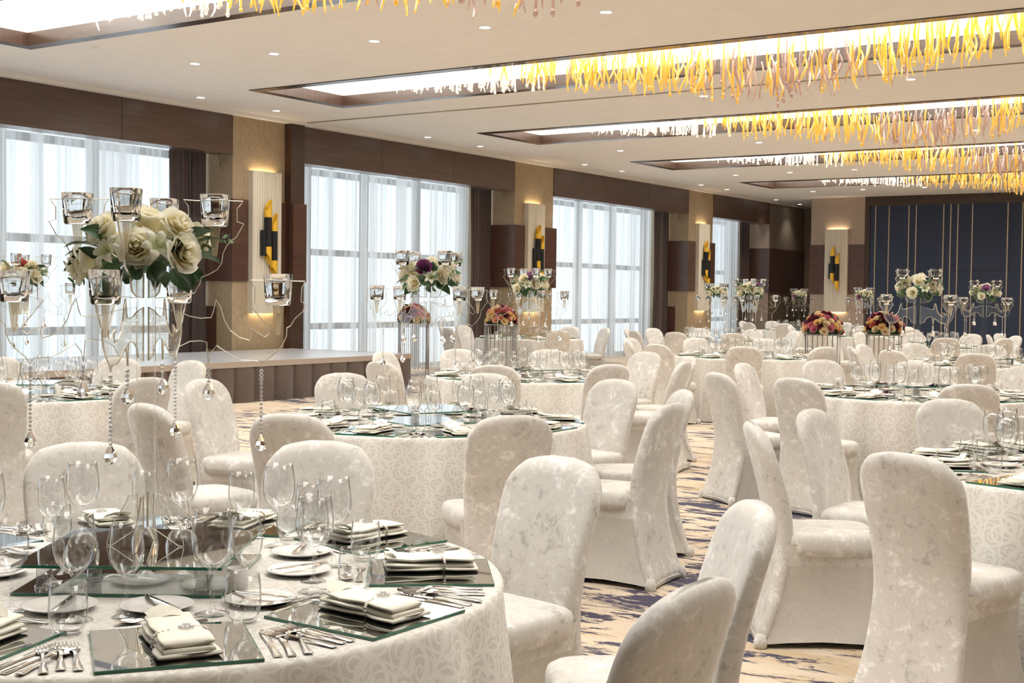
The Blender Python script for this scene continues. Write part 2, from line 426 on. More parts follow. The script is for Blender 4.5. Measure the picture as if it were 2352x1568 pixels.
# ------------------------------------------------------------------ mesh helpers
class MB:
    def __init__(self):
        self.v, self.f, self.m = [], [], []
    def add(self, vs, fs, mi=0):
        o = len(self.v)
        self.v += [tuple(p) for p in vs]
        self.f += [tuple(i + o for i in f) for f in fs]
        self.m += [mi] * len(fs)
        return self
    def box(self, x0, x1, y0, y1, z0, z1, mi=0):
        vs = [(x, y, z) for z in (z0, z1) for y in (y0, y1) for x in (x0, x1)]
        return self.add(vs, [(0, 2, 3, 1), (4, 5, 7, 6), (0, 1, 5, 4), (2, 6, 7, 3), (0, 4, 6, 2), (1, 3, 7, 5)], mi)
    def lathe(self, prof, n=24, mi=0, cap=False):
        o = len(self.v)
        rings = []
        for r, z in prof:
            if r < 1e-6:
                rings.append([len(self.v)])
                self.v.append((0, 0, z))
            else:
                rings.append(list(range(len(self.v), len(self.v) + n)))
                self.v += [(r * cos(2 * pi * k / n), r * sin(2 * pi * k / n), z) for k in range(n)]
        for a, b in zip(rings, rings[1:]):
            for k in range(n):
                k2 = (k + 1) % n
                if len(a) == 1 and len(b) == 1:
                    continue
                if len(a) == 1:
                    self.f.append((a[0], b[k2], b[k]))
                elif len(b) == 1:
                    self.f.append((a[k], a[k2], b[0]))
                else:
                    self.f.append((a[k], a[k2], b[k2], b[k]))
                self.m.append(mi)
        return self
    def loft(self, rings, mi=0, cap0=True, cap1=True, mfun=None):
        """rings: equal-length closed loops of points."""
        o = len(self.v)
        n = len(rings[0])
        for r in rings:
            self.v += [tuple(p) for p in r]
        for i in range(len(rings) - 1):
            for k in range(n):
                a, b = o + i * n + k, o + i * n + (k + 1) % n
                self.f.append((a, b, b + n, a + n))
                self.m.append(mfun(i, k) if mfun else mi)
        if cap0:
            self.f.append(tuple(o + k for k in reversed(range(n))))
            self.m.append(mi)
        if cap1:
            q = o + (len(rings) - 1) * n
            self.f.append(tuple(q + k for k in range(n)))
            self.m.append(mi)
        return self
    def tube(self, pts, rad, n=6, mi=0, cap=True):
        pts = [Vector(p) for p in pts]
        rings = []
        for i, p in enumerate(pts):
            t = (pts[min(i + 1, len(pts) - 1)] - pts[max(i - 1, 0)]).normalized()
            a = Vector((0, 0, 1)) if abs(t.z) < 0.9 else Vector((1, 0, 0))
            e1 = t.cross(a).normalized()
            e2 = t.cross(e1)
            r = rad[i] if isinstance(rad, (list, tuple)) else rad
            rings.append([p + (e1 * cos(2 * pi * k / n) + e2 * sin(2 * pi * k / n)) * r for k in range(n)])
        return self.loft(rings, mi, cap, cap)
    def grid(self, fun, nu, nv, mi=0):
        o = len(self.v)
        for j in range(nv + 1):
            for i in range(nu + 1):
                self.v.append(tuple(fun(i / nu, j / nv)))
        for j in range(nv):
            for i in range(nu):
                a = o + j * (nu + 1) + i
                self.f.append((a, a + 1, a + nu + 2, a + nu + 1))
                self.m.append(mi)
        return self
    def ball(self, c, r, n=8, k=5, mi=0, sz=1.0):
        o = MB().lathe([(r * sin(pi * i / k), -r * sz * cos(pi * i / k)) for i in range(k + 1)], n)
        return self.add([(x + c[0], y + c[1], z + c[2]) for x, y, z in o.v], o.f, mi)
    def prism(self, poly, t, face=0, edge=0):
        """2-D outline in (x, z) given thickness t along y; faces and cut edge may differ in material."""
        n = len(poly)
        o = len(self.v)
        self.v += [(x, -t / 2, z) for x, z in poly] + [(x, t / 2, z) for x, z in poly]
        self.f += [tuple(o + i for i in range(n)), tuple(o + n + i for i in reversed(range(n)))]
        self.m += [face, face]
        for i in range(n):
            j = (i + 1) % n
            self.f.append((o + i, o + n + i, o + n + j, o + j))
            self.m.append(edge)
        return self
    def rim(self, poly, r, mi=1):
        """Thin tube added along an (x, z) outline to draw its light-catching edge."""
        n = len(poly)
        rings = []
        for i in range(n):
            p = Vector((poly[i][0], 0, poly[i][1]))
            a = Vector((poly[i - 1][0], 0, poly[i - 1][1]))
            b = Vector((poly[(i + 1) % n][0], 0, poly[(i + 1) % n][1]))
            t = (b - a).normalized()
            e = Vector((t.z, 0, -t.x))
            rings.append([p + e * r, p + Vector((0, r * 1.4, 0)), p - e * r, p - Vector((0, r * 1.4, 0))])
        rings.append(rings[0])
        return self.loft(rings, mi, False, False)
    def mesh(self, name, mats, smooth=False, angle=None, fix=False):
        me = bpy.data.meshes.new(name)
        me.from_pydata(self.v, [], self.f)
        for mt in (mats if isinstance(mats, (list, tuple)) else [mats]):
            me.materials.append(M[mt] if isinstance(mt, str) else mt)
        me.polygons.foreach_set('material_index', self.m)
        if smooth:
            me.polygons.foreach_set('use_smooth', [True] * len(self.f))
        me.update()
        if fix:
            bm = bmesh.new()
            bm.from_mesh(me)
            bmesh.ops.recalc_face_normals(bm, faces=bm.faces)
            bm.to_mesh(me)
            bm.free()
        if smooth and angle:
            try:
                me.set_sharp_from_angle(angle=radians(angle))
            except Exception:
                pass
        return me

def ob(name, me, parent=None, loc=(0, 0, 0), rz=0.0, rot=None, scale=None):
    o = bpy.data.objects.new(name, me)
    C.objects.link(o)
    o.location = loc
    o.rotation_euler = rot if rot else (0, 0, rz)
    if scale:
        o.scale = (scale,) * 3 if isinstance(scale, (int, float)) else scale
    if parent:
        o.parent = parent
    return o

def tag(o, label=None, cat=None, group=None, kind=None):
    if label: o['label'] = label
    if cat: o['category'] = cat
    if group: o['group'] = group
    if kind: o['kind'] = kind
    return o

def thing(name, label, cat, loc=(0, 0, 0), rz=0.0, group=None):
    return tag(ob(name, None, None, loc, rz), label, cat, group)

def struct(name, me, parent=None, loc=(0, 0, 0)):
    o = ob(name, me, parent, loc)
    if not parent:
        o['kind'] = 'structure'
    return o

def superellipse(w, h, n, p=0.5, cx=0, cyy=0):
    pts = []
    for k in range(n):
        a = 2 * pi * k / n
        c, s = cos(a), sin(a)
        pts.append((cx + w * math.copysign(abs(c) ** p, c), cyy + h * math.copysign(abs(s) ** p, s)))
    return pts

# ================================================================== THE ROOM
fl = MB().grid(lambda u, v: (-17.2 + u * (XR + 17.2), YB + v * (40.2 - YB), 0), 1, 1)
struct('floor', fl.mesh('floor', 'carpet'))

# ceiling, one sheet pierced by the coffers
xs = [-15.44, COFFER_X[0], COFFER_X[1], XR]
ys = [YB]
for y in COFFER_Y:
    ys += [y, y + 2.0]
ys.append(39.6)
cm = MB()
cm.v = [(x, y, ZC) for y in ys for x in xs]
for j in range(len(ys) - 1):
    for i in range(3):
        if i == 1 and j % 2 == 1:
            continue
        a = j * 4 + i
        cm.f.append((a, a + 4, a + 5, a + 1))
        cm.m.append(0)
ceiling = struct('ceiling', cm.mesh('ceiling', 'ceiling'))
# folding-partition track running across the ceiling
ob('ceiling_track', MB().box(-15.4, XR, 16.62, 16.66, ZC - 0.012, ZC - 0.001).mesh('ceiling_track', 'brass'), ceiling)
# edge moulding along the window wall
struct('trim_1', MB().box(-15.75, -15.44, YB, 39.6, ZH, ZC + 0.02).mesh('edge_moulding', 'ceiling'))

# coffers: walnut frame, white recess, luminous ceiling
for i, y in enumerate(COFFER_Y):
    x0, x1, y0, y1 = COFFER_X[0], COFFER_X[1], y, y + 2.0
    tr = struct('trim_%d' % (i + 2), None)
    tr.location = ((x0 + x1) / 2, y + 1.0, ZC)
    L, W_ = (x1 - x0) / 2, 1.0
    fwid, fh = 0.17, 0.145
    ob('frame_rail', MB().box(-L, L, -W_, -W_ + fwid, -0.012, fh).mesh('coffer_rail', 'wood_x'), tr)
    ob('frame_rail', MB().box(-L, L, W_ - fwid, W_, -0.012, fh).mesh('coffer_rail', 'wood_x'), tr)
    ob('frame_rail', MB().box(-L, -L + fwid, -W_ + fwid, W_ - fwid, -0.012, fh).mesh('coffer_end', 'wood_v'), tr)
    ob('frame_rail', MB().box(L - fwid, L, -W_ + fwid, W_ - fwid, -0.012, fh).mesh('coffer_end', 'wood_v'), tr)
    rc = MB()
    for (a0, a1, b0, b1) in ((-L, L, -W_ - 0.02, -W_), (-L, L, W_, W_ + 0.02), (-L - 0.02, -L, -W_, W_), (L, L + 0.02, -W_, W_)):
        rc.box(a0, a1, b0, b1, fh, 0.50)
    ob('recess', rc.mesh('coffer_recess', 'white_paint'), tr)
    ob('light_panel', MB().grid(lambda u, v: (-L + 2 * L * u, W_ - 2 * W_ * v, 0.46), 1, 1).mesh('light_panel', 'cove'), tr)

# far, right and rear walls
wf = struct('wall_far', None)
XB0 = -12.40
ob('wall_face', MB().box(XB0, XR, YF + 0.06, YF + 0.3, 0, ZC).mesh('far_wall', 'paper_far'), wf)
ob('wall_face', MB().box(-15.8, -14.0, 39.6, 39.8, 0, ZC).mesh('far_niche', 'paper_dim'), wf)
ob('pilaster', MB().box(-14.03, -12.46, YF, 39.6, 0, ZC).mesh('far_pilaster', 'paper_far'), wf)
ob('header_board', MB().box(XB0, XR, YF - 0.02, YF + 0.06, 4.09, ZC).mesh('far_header', 'wood_x'), wf)
ob('frame_board', MB().box(-12.46, -12.32, YF - 0.01, YF + 0.1, 0, ZC).mesh('far_frame', 'wood_v'), wf)
# walnut band on the far pilaster
for a, b in ((-14.05, -13.60), (-12.90, -12.44)):
    ob('band_board', MB().box(a, b, YF - 0.03, YF, 1.64, 3.03).mesh('far_band', 'wood_band'), wf)
    ob('lower_board', MB().box(a, b, YF - 0.012, YF, 0.0, 1.10).mesh('far_lower', 'paper_far'), wf)
strips = [-12.16, -11.78, -11.23, -11.03, -10.29, -10.10, -9.91, -9.53, -8.62, -8.25, -7.6, -7.3, -6.5, -6.3, -5.4, -4.9, -4.1, -3.3, -2.2, -1.0, 0.4, 1.8]
edges = [-12.32] + strips + [XR]
for a, b in zip(edges, edges[1:]):
    for z0, z1 in ((0.0, 2.30), (2.31, 4.09)):
        ob('wall_panel', MB().box(a + 0.012, b - 0.012, YF + 0.005, YF + 0.06, z0, z1).mesh('navy_panel', 'blue'), wf)
for s in strips:
    ob('brass_strip', MB().box(s - 0.016, s + 0.016, YF - 0.008, YF + 0.06, 0.0, 4.09).mesh('brass_strip', 'brass'), wf)
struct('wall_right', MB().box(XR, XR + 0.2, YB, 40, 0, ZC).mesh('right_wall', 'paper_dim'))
struct('wall_rear', MB().box(-16, XR, YB - 0.2, YB, 0, ZC).mesh('rear_wall', 'wood_v'))

# ---- window wall
wl = struct('wall_left', None)
for i, (y0, y1) in enumerate(PILASTERS):
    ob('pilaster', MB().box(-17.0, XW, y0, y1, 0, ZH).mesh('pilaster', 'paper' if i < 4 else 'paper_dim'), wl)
    # walnut band wrapping front and side
    zb0, zb1 = 1.66, 2.98
    if i < 4:
        yc = 0.5 * (y0 + y1) if i != 1 else 15.78
        lo, hi = (yc - 0.35, yc + 0.35)
        for a, b in ((y0 - 0.03, lo), (hi, y1 + (0.12 if i != 1 else 0.0))):
            ob('band_board', MB().box(XW, XW + 0.03, a, b, zb0, zb1).mesh('band_front', 'wood_band'), wl)
        ob('band_board', MB().box(-16.28, XW, y0 - 0.03, y0, zb0, zb1).mesh('band_side', 'wood_band'), wl)
        ob('base_board', MB().box(XW, XW + 0.03, y0 - 0.03, y1 + 0.03, 0.0, 0.14).mesh('base_front', 'wood_band'), wl)
        ob('low_board', MB().box(-16.28, XW - 0.35, y0 - 0.02, y0, 0.55, 1.25).mesh('low_side', 'wood_band'), wl)
    else:
        ob('band_board', MB().box(XW, XW + 0.03, y0 - 0.03, y1, zb0, zb1).mesh('band_front', 'wood_band'), wl)
        ob('band_board', MB().box(-16.28, XW, y0 - 0.03, y0, zb0, zb1).mesh('band_side', 'wood_band'), wl)
        ob('side_face', MB().box(-16.28, XW, y0 - 0.012, y0, 0.0, zb0).mesh('side_face', 'paper_far'), wl)
        ob('side_face', MB().box(-16.28, XW, y0 - 0.012, y0, zb1, Z_HEADER).mesh('side_face', 'paper_far'), wl)
# walnut post of the folding partition
ob('partition_post', MB().box(-15.75, -15.46, 16.30, 16.63, 0, ZH).mesh('partition_post', 'wood_v'), wl)
ob('partition_band', MB().box(-15.60, -15.43, 16.34, 16.66, 1.66, 2.98).mesh('partition_band', 'wood_band'), wl)
HEADER_SPANS = [(8.48, 15.08), (16.63, 23.20), (24.76, 31.43), (32.93, 36.80)]
for (y0, y1) in HEADER_SPANS:
    n = 3 if y1 - y0 > 5 else 2
    for k in range(n):
        a, b = y0 + (y1 - y0) * k / n, y0 + (y1 - y0) * (k + 1) / n
        ob('header_panel', MB().box(-15.95, XW + 0.02, a + 0.004, b - 0.004, Z_HEADER, ZH).mesh('header_panel', 'wood'), wl)

# ---- windows: frames and panes
for w, (y0, y1) in enumerate(WINDOWS):
    wn = struct('window_%d' % (w + 1), None)
    wn.location = (-16.95, (y0 + y1) / 2, 0)
    L = (y1 - y0) / 2
    n = max(2, round((y1 - y0) / 1.62))
    st = [-L + 2 * L * k / n for k in range(n + 1)]
    zz = [0.0, 0.86, 2.25, 3.74, 4.3]
    for s in st:
        ob('mullion', MB().box(-0.06, 0.06, s - 0.075, s + 0.075, 0, 4.31).mesh('mullion', 'frame'), wn)
    for z in zz[:4]:
        hh = 0.06
        ob('transom', MB().box(-0.05, 0.05, -L, L, max(0, z - hh), z + hh).mesh('transom', 'frame'), wn)
    for a, b in zip(st, st[1:]):
        for c, d in zip(zz, zz[1:]):
            ob('pane', MB().box(-0.006, 0.006, a + 0.075, b - 0.075, c + 0.06, d - 0.06).mesh('pane', 'pane'), wn)

def curtain(y0, y1, x, z0, z1, lam, amp, seed, per=7, taper=0.0):
    r = random.Random(seed)
    n = max(6, int((y1 - y0) / lam)) * per
    ph = [r.uniform(0, 6.28) for _ in range(4)]
    def f(u, v):
        y = y0 + (y1 - y0) * u
        if taper:
            mid = y1
            y = mid + (y - mid) * (1 - taper * sin(pi * min(1, max(0, (0.95 - v) * 1.2))) ** 2 * 0.4)
        a = amp * (0.65 + 0.35 * sin(u * 9 + ph[0]))
        q = u * (y1 - y0) / lam * 2 * pi + 0.9 * sin(u * 17 + ph[1]) + 0.6 * sin(u * 41 + ph[2])
        return (x + a * sin(q) * (0.55 + 0.45 * (1 - v)), y + 0.25 * a * sin(2 * q), z0 + (z1 - z0) * v)
    return MB().grid(f, n, 6)

WPLACE = ['first window at the left edge', 'second window behind the stage corner', 'third window beyond the second pilaster', 'farthest window before the corner']
for w, (y0, y1) in enumerate(WINDOWS):
    dy0 = y1 - (0.80 if w < 3 else 0.75)
    sh = tag(ob('sheer_curtain', curtain(y0 + 0.03, dy0 + 0.10, -16.32, 0.01, 4.0, 0.15, 0.035, 5 + w).mesh('sheer_curtain', 'sheer', True)),
             'white sheer curtain in fine folds over the ' + WPLACE[w], 'curtain', 'sheer curtains')
    tag(ob('drape', curtain(dy0, y1 - 0.02, -16.20, 0.01, 4.0, 0.125, 0.05, 50 + w, 9, 0.15).mesh('drape', 'drape', True)),
        'dark aubergine drape at the right side of the ' + WPLACE[w], 'drape', 'dark drapes')
    # curtain rail
    ob('curtain_rail', MB().box(-16.36, -16.14, y0, y1, 4.0, 4.06).mesh('curtain_rail', 'frame'), wl)

# ---- wall lamps
def slanted_tube(z0, z1, r, cut0, cut1, n=14, th=0.006):
    """Upright hollow tube with slanting ends."""
    mb = MB()
    outer0 = [(r * cos(2 * pi * k / n), r * sin(2 * pi * k / n)) for k in range(n)]
    def ring(rr, z, cut):
        return [(x * rr / r, y * rr / r, z + cut * (y * rr / r) / r) for x, y in outer0]
    mb.loft([ring(r, z0, cut0), ring(r, z1, cut1), ring(r - th, z1, cut1), ring(r - th, z0, cut0), ring(r, z0, cut0)], 0, False, False)
    return mb

def make_lamp_meshes():
    ribs = MB()
    n = 12
    pts = []
    for k in range(n * 4 + 1):
        u = k / (n * 4)
        y = -0.33 + 0.66 * u
        pts.append((0.115 + 0.012 * abs(sin(u * n * pi)), y))
    ring = [(0.0, -0.33)] + pts + [(0.0, 0.33), (0.0, 0.31), (0.06, 0.30), (0.06, -0.30), (0.0, -0.31)]
    rings = [[(x, y, z) for x, y in ring] for z in (1.14, 3.46)]
    ribs.loft(rings)
    g = MB().box(0.012, 0.05, -0.26, 0.26, 3.385, 3.40).mesh('lamp_glow_top', 'sconce_glow')
    g2 = MB().box(0.012, 0.05, -0.26, 0.26, 1.20, 1.215).mesh('lamp_glow_low', 'sconce_glow')
    body = ribs.mesh('lamp_panel', 'lamp_stone', True, 25, fix=True)
    tb = {}
    for nm, (za, zb, ca, cb, mt) in dict(black=(-0.24, 0.24, 0, 0, 'black'), gtop=(0.24, 0.44, 0, 0.10, 'gold'), glow=(-0.44, -0.24, -0.10, 0, 'gold')).items():
        tb[nm] = slanted_tube(za, zb, 0.062, ca, cb).mesh('lamp_tube_' + nm, mt, True, 40)
    return body, g, g2, tb
LAMP = make_lamp_meshes()
def wall_lamp(loc, rz, label):
    t = thing('wall_lamp', label, 'lamp', loc, rz, 'cream panel wall lamps')
    ob('lamp_panel', LAMP[0], t)
    ob('uplight', LAMP[1], t)
    ob('downlight', LAMP[2], t)
    for (y, z) in ((-0.068, 2.47), (0.068, 2.25)):
        b = ob('tube', LAMP[3]['black'], t, (0.20, y, z))
        ob('gold_end', LAMP[3]['gtop'], b)
        ob('gold_end', LAMP[3]['glow'], b)
    b = ob('tube', slanted_tube(-0.22, 0.2, 0.05, 0, 0).mesh('short_tube', 'black', True, 40), t, (0.17, -0.14, 2.30))
    # wall brackets
    ob('bracket', MB().box(0.11, 0.16, -0.03, 0.03, 2.30, 2.36).mesh('lamp_bracket', 'black'), t)
    return t
LP = ['by the first pilaster near the stage', 'on the second pilaster behind the rose stand', 'on the third pilaster near the far windows']
for (y, lb) in zip((15.78, 23.93, 32.2), LP):
    wall_lamp((XW + 0.0, y, 0), 0.0, 'cream panel lamp with black-gold tubes ' + lb)
wall_lamp((-13.24, YF, 0), -pi / 2, 'cream panel lamp with black and gold tubes left of the navy wall')

# ---- recessed downlights
dl_positions = []
dl_positions += [(x, 11.67) for x in (-12.73, -11.36, -9.79, -8.25, -6.75, -5.2, -3.7)]
dl_positions += [(-14.86, y) for y in (13.74, 15.33, 19.25, 20.91, 24.86, 26.52, 30.65, 32.2)]
dl_positions += [(x, 17.2) for x in (-8.32, -5.37)]
dl_positions += [(-12.83, 22.82), (-9.9, 22.82), (-6.0, 22.82)]
dl_positions += [(-12.96, 28.55), (-11.6, 28.5), (-10.1, 28.5), (-8.0, 28.5)]
dl_positions += [(-13.1, 33.8), (-11.7, 33.7), (-10.1, 33.7), (-15.15, 36.2), (-15.2, 38.16)]
dl_positions += [(-12.6, 6.1), (-9.8, 6.1), (-6.7, 6.1), (-3.7, 6.1), (-0.6, 6.1), (-9.8, 0.5), (-6.7, 0.5), (-3.7, 0.5), (-0.6, 0.5), (-0.6, 11.67), (-2.5, 17.2)]
dring = MB().lathe([(0.058, 0.0), (0.062, -0.004), (0.078, -0.006), (0.082, -0.001), (0.082, 0.002)], 20).mesh('downlight_ring', 'white_paint', True)
ddisc = MB().lathe([(0.0, -0.0015), (0.058, -0.0015)], 16).mesh('downlight_disc', 'bulb')
names_x = lambda x: 'left' if x < -11 else ('middle' if x < -7 else 'right')
rowname = {11.67: 'row before the second ceiling coffer', 17.2: 'row beside the ceiling track', 22.82: 'row behind the third coffer', 28.5: 'row behind the fourth coffer', 28.55: 'row behind the fourth coffer', 33.7: 'row before the navy wall', 33.8: 'row before the navy wall'}
ordn = ['first', 'second', 'third', 'fourth', 'fifth', 'sixth', 'seventh', 'eighth', 'ninth']
cnt = {}
for (x, y) in dl_positions:
    rn = rowname.get(y, 'row along the window wall' if x < -14 else 'row above the front tables')
    k = cnt.get(rn, 0)
    cnt[rn] = k + 1
    t = thing('ceiling_downlight', 'small round white downlight, %s in the %s' % (ordn[k] if k < 9 else 'another', rn), 'downlight', (x, y, ZC), 0, 'recessed downlights')
    ob('trim_ring', dring, t)
    ob('lens', ddisc, t)
    L = bpy.data.lights.new('downlight_lamp', 'SPOT')
    L.energy = DOWNLIGHT_WATTS
    L.spot_size = radians(95)
    L.spot_blend = 0.8
    L.shadow_soft_size = 0.05
    L.color = (1.0, 0.93, 0.84)
    lo = ob('downlight_lamp', L, t, (0, 0, -0.02))
# small smoke detector
tag(ob('smoke_detector', MB().lathe([(0.0, -0.03), (0.03, -0.03), (0.05, -0.012), (0.055, 0.0)], 16).mesh('smoke_detector', 'white_paint', True), None, (-12.9, 10.25, ZC)),
    'tiny white smoke detector on the ceiling beside the nearest coffer', 'detector')

# ================================================================== CHANDELIERS
def drop_mesh(var, mat):
    r = random.Random(100 + var)
    n = 12
    amp = [0.0, 0.03, 0.042, -0.036, 0.034, -0.03][var]
    frq = [1.0, 1.0, 1.5, 1.0, 2.0, 1.5][var]
    pts, rad = [], []
    for i in range(n + 1):
        t = i / n
        pts.append((amp * sin(frq * pi * t * 1.0), 0.4 * amp * sin(frq * pi * t + 0.8) - 0.4 * amp * sin(0.8), -0.46 * t))
        rr = 0.0128 * (0.30 + 0.70 * sin(pi * min(1, t * 0.9 + 0.06)) ** 0.7)
        if var == 0:
            rr = 0.0125
        rad.append(rr)
    mb = MB().tube(pts, rad, 5)
    if var == 0:
        mb.ball((0, 0, -0.465), 0.019, 7, 5)
    return mb.mesh('glass_drop', mat, True)
DROPS = {mt: [drop_mesh(v, mt) for v in range(6)] for mt in ('dropC', 'dropA', 'dropY', 'dropM')}
ENV = [(-12.2, 4.40), (-11.8, 4.36), (-9.4, 4.17), (-6.8, 3.87), (-6.0, 3.77), (-5.1, 3.86), (-3.3, 4.12), (-2.4, 4.18), (-0.2, 4.36), (0.3, 4.40)]
def env(x):
    for (a, za), (b, zb) in zip(ENV, ENV[1:]):
        if a <= x <= b:
            return za + (zb - za) * (x - a) / (b - a)
    return 4.4
CH = ['over the nearest coffer at the top edge', 'in the second coffer, the longest in view', 'in the third coffer from the camera', 'in the fourth coffer from the camera', 'in the farthest coffer before the navy wall']
for ci, y in enumerate(COFFER_Y[1:]):
    t = thing('glass_chandelier', 'long chandelier of coloured glass rods ' + CH[ci], 'chandelier', (-6.0, y + 1.0, ZC), 0, 'glass rod chandeliers')
    r = random.Random(40 + ci)
    ob('mounting_bar', MB().box(-6.0, 6.0, -0.03, 0.03, 0.405, 0.455).mesh('mounting_bar', 'white_paint'), t)
    N, EXTRA = 300, 260
    extra = {mt: MB() for mt in DROPS}
    for k in range(N + EXTRA):
        # the 300 largest in view are pieces of their own, the rest are joined by colour
        kk = k if k < N else (k - N) * N / EXTRA
        x = -12.0 + 10.4 * (kk + r.random()) / N if k % 8 else r.uniform(-1.8, -0.2)
        yy = r.uniform(-0.42, 0.42)
        if x < -9.5 + r.uniform(-0.5, 0.3):
            mt = 'dropC'
        elif x < -6.9 + r.uniform(-0.4, 0.4):
            mt = 'dropA' if r.random() < 0.72 else ('dropY' if r.random() < 0.8 else 'dropM')
        elif x < -4.9 + r.uniform(-0.4, 0.4):
            mt = 'dropM' if r.random() < 0.72 else ('dropA' if r.random() < 0.5 else 'dropY')
        else:
            mt = 'dropY' if r.random() < 0.6 else 'dropA'
        zb = env(x)
        v = r.choice([0, 0, 0, 1, 4]) if mt == 'dropC' else r.choice([0, 1, 2, 3, 4, 5, 1, 2])
        sc = r.uniform(0.75, 1.1)
        length = 0.46 * sc
        low = zb + abs(r.gauss(0, 0.11)) * (1 if mt != 'dropC' else 0.35)
        zt = min(low + length, ZC + 0.40)
        sz = sc
        if v == 0:
            zt = ZC + 0.40
            sz = (zt - low) / 0.46
        if r.random() < 0.5:
            yy = -0.42 + 0.84 * r.random() ** 2
        loc, rot, scl = (x + 6.0, yy, zt - ZC), (r.uniform(-0.06, 0.06), r.uniform(-0.06, 0.06), r.uniform(0, 6.28)), (1.15, 1.15, sz)
        if k < N:
            ob('glass_drop', DROPS[mt][v], t, loc, 0, rot, scl)
        else:
            src = DROPS[mt][v]
            mw = Matrix.LocRotScale(Vector(loc), __import__('mathutils').Euler(rot), Vector(scl))
            extra[mt].add([mw @ q.co for q in src.vertices], [tuple(p.vertices) for p in src.polygons])
    for mt, mb in extra.items():
        if mb.v:
            ob('glass_drops', mb.mesh('glass_drops', mt, True), t)['kind'] = 'stuff'

# ================================================================== STAGE
SX0, SX1, SY0, SY1, SZ = -15.41, -12.87, 1.2, 16.3, 0.55
stage = thing('stage', 'low stage with pale deck and pleated taupe skirt below the windows', 'stage', ((SX0 + SX1) / 2, SY1, 0))
ox, oy = (SX0 + SX1) / 2, SY1
k = 0
yy = SY1
while yy > SY0 + 0.1:
    for a, b in ((SX0, (SX0 + SX1) / 2), ((SX0 + SX1) / 2, SX1)):
        ob('deck_panel', MB().box(a - ox + 0.003, b - ox - 0.003, yy - 1.88 - oy + 0.003, yy - oy - 0.003, SZ - 0.05, SZ).mesh('deck_panel', 'deck'), stage)
    yy -= 1.888
ob('edge_board', MB().box(SX1 - ox, SX1 - ox + 0.02, SY0 - oy, 0.02, SZ - 0.075, SZ + 0.002).mesh('edge_board', 'deck_edge'), stage)
ob('edge_board', MB().box(SX0 - ox, SX1 - ox, 0.0, 0.02, SZ - 0.075, SZ + 0.002).mesh('edge_board', 'deck_edge'), stage)
def pleat(y, r):
    """One box pleat of the skirt, 0.38 m wide, folds open towards the floor."""
    d = r.uniform(-0.015, 0.015)
    prof_top = [(0.0, 0.0), (0.012, 0.02), (0.014, 0.30), (0.0, 0.335), (-0.012, 0.345), (-0.004, 0.38)]
    prof_bot = [(0.0, 0.0), (0.035 + d, 0.05), (0.045, 0.25 + d), (0.01, 0.33), (-0.03, 0.355), (-0.005, 0.38)]
    n = len(prof_top)
    def f(u, v):
        i = min(n - 1, int(round(u * (n - 1))))
        a, b = prof_top[i], prof_bot[i]
        w = v ** 0.8
        return (a[0] + (b[0] - a[0]) * w, y - (a[1] + (b[1] - a[1]) * w), (SZ - 0.07) * (1 - v) + 0.004)
    return MB().grid(f, n - 1, 5)
r = random.Random(3)
y = 0.0
while y > SY0 - SY1 + 0.4:
    ob('skirt_pleat', pleat(y, r).mesh('skirt_pleat', 'skirting', True), stage, (SX1 - ox, 0, 0))
    y -= 0.38
ob('skirt_end', MB().box(SX0 - ox, SX1 - ox, -0.02, 0.0, 0.004, SZ - 0.07).mesh('skirt_end', 'skirting'), stage)

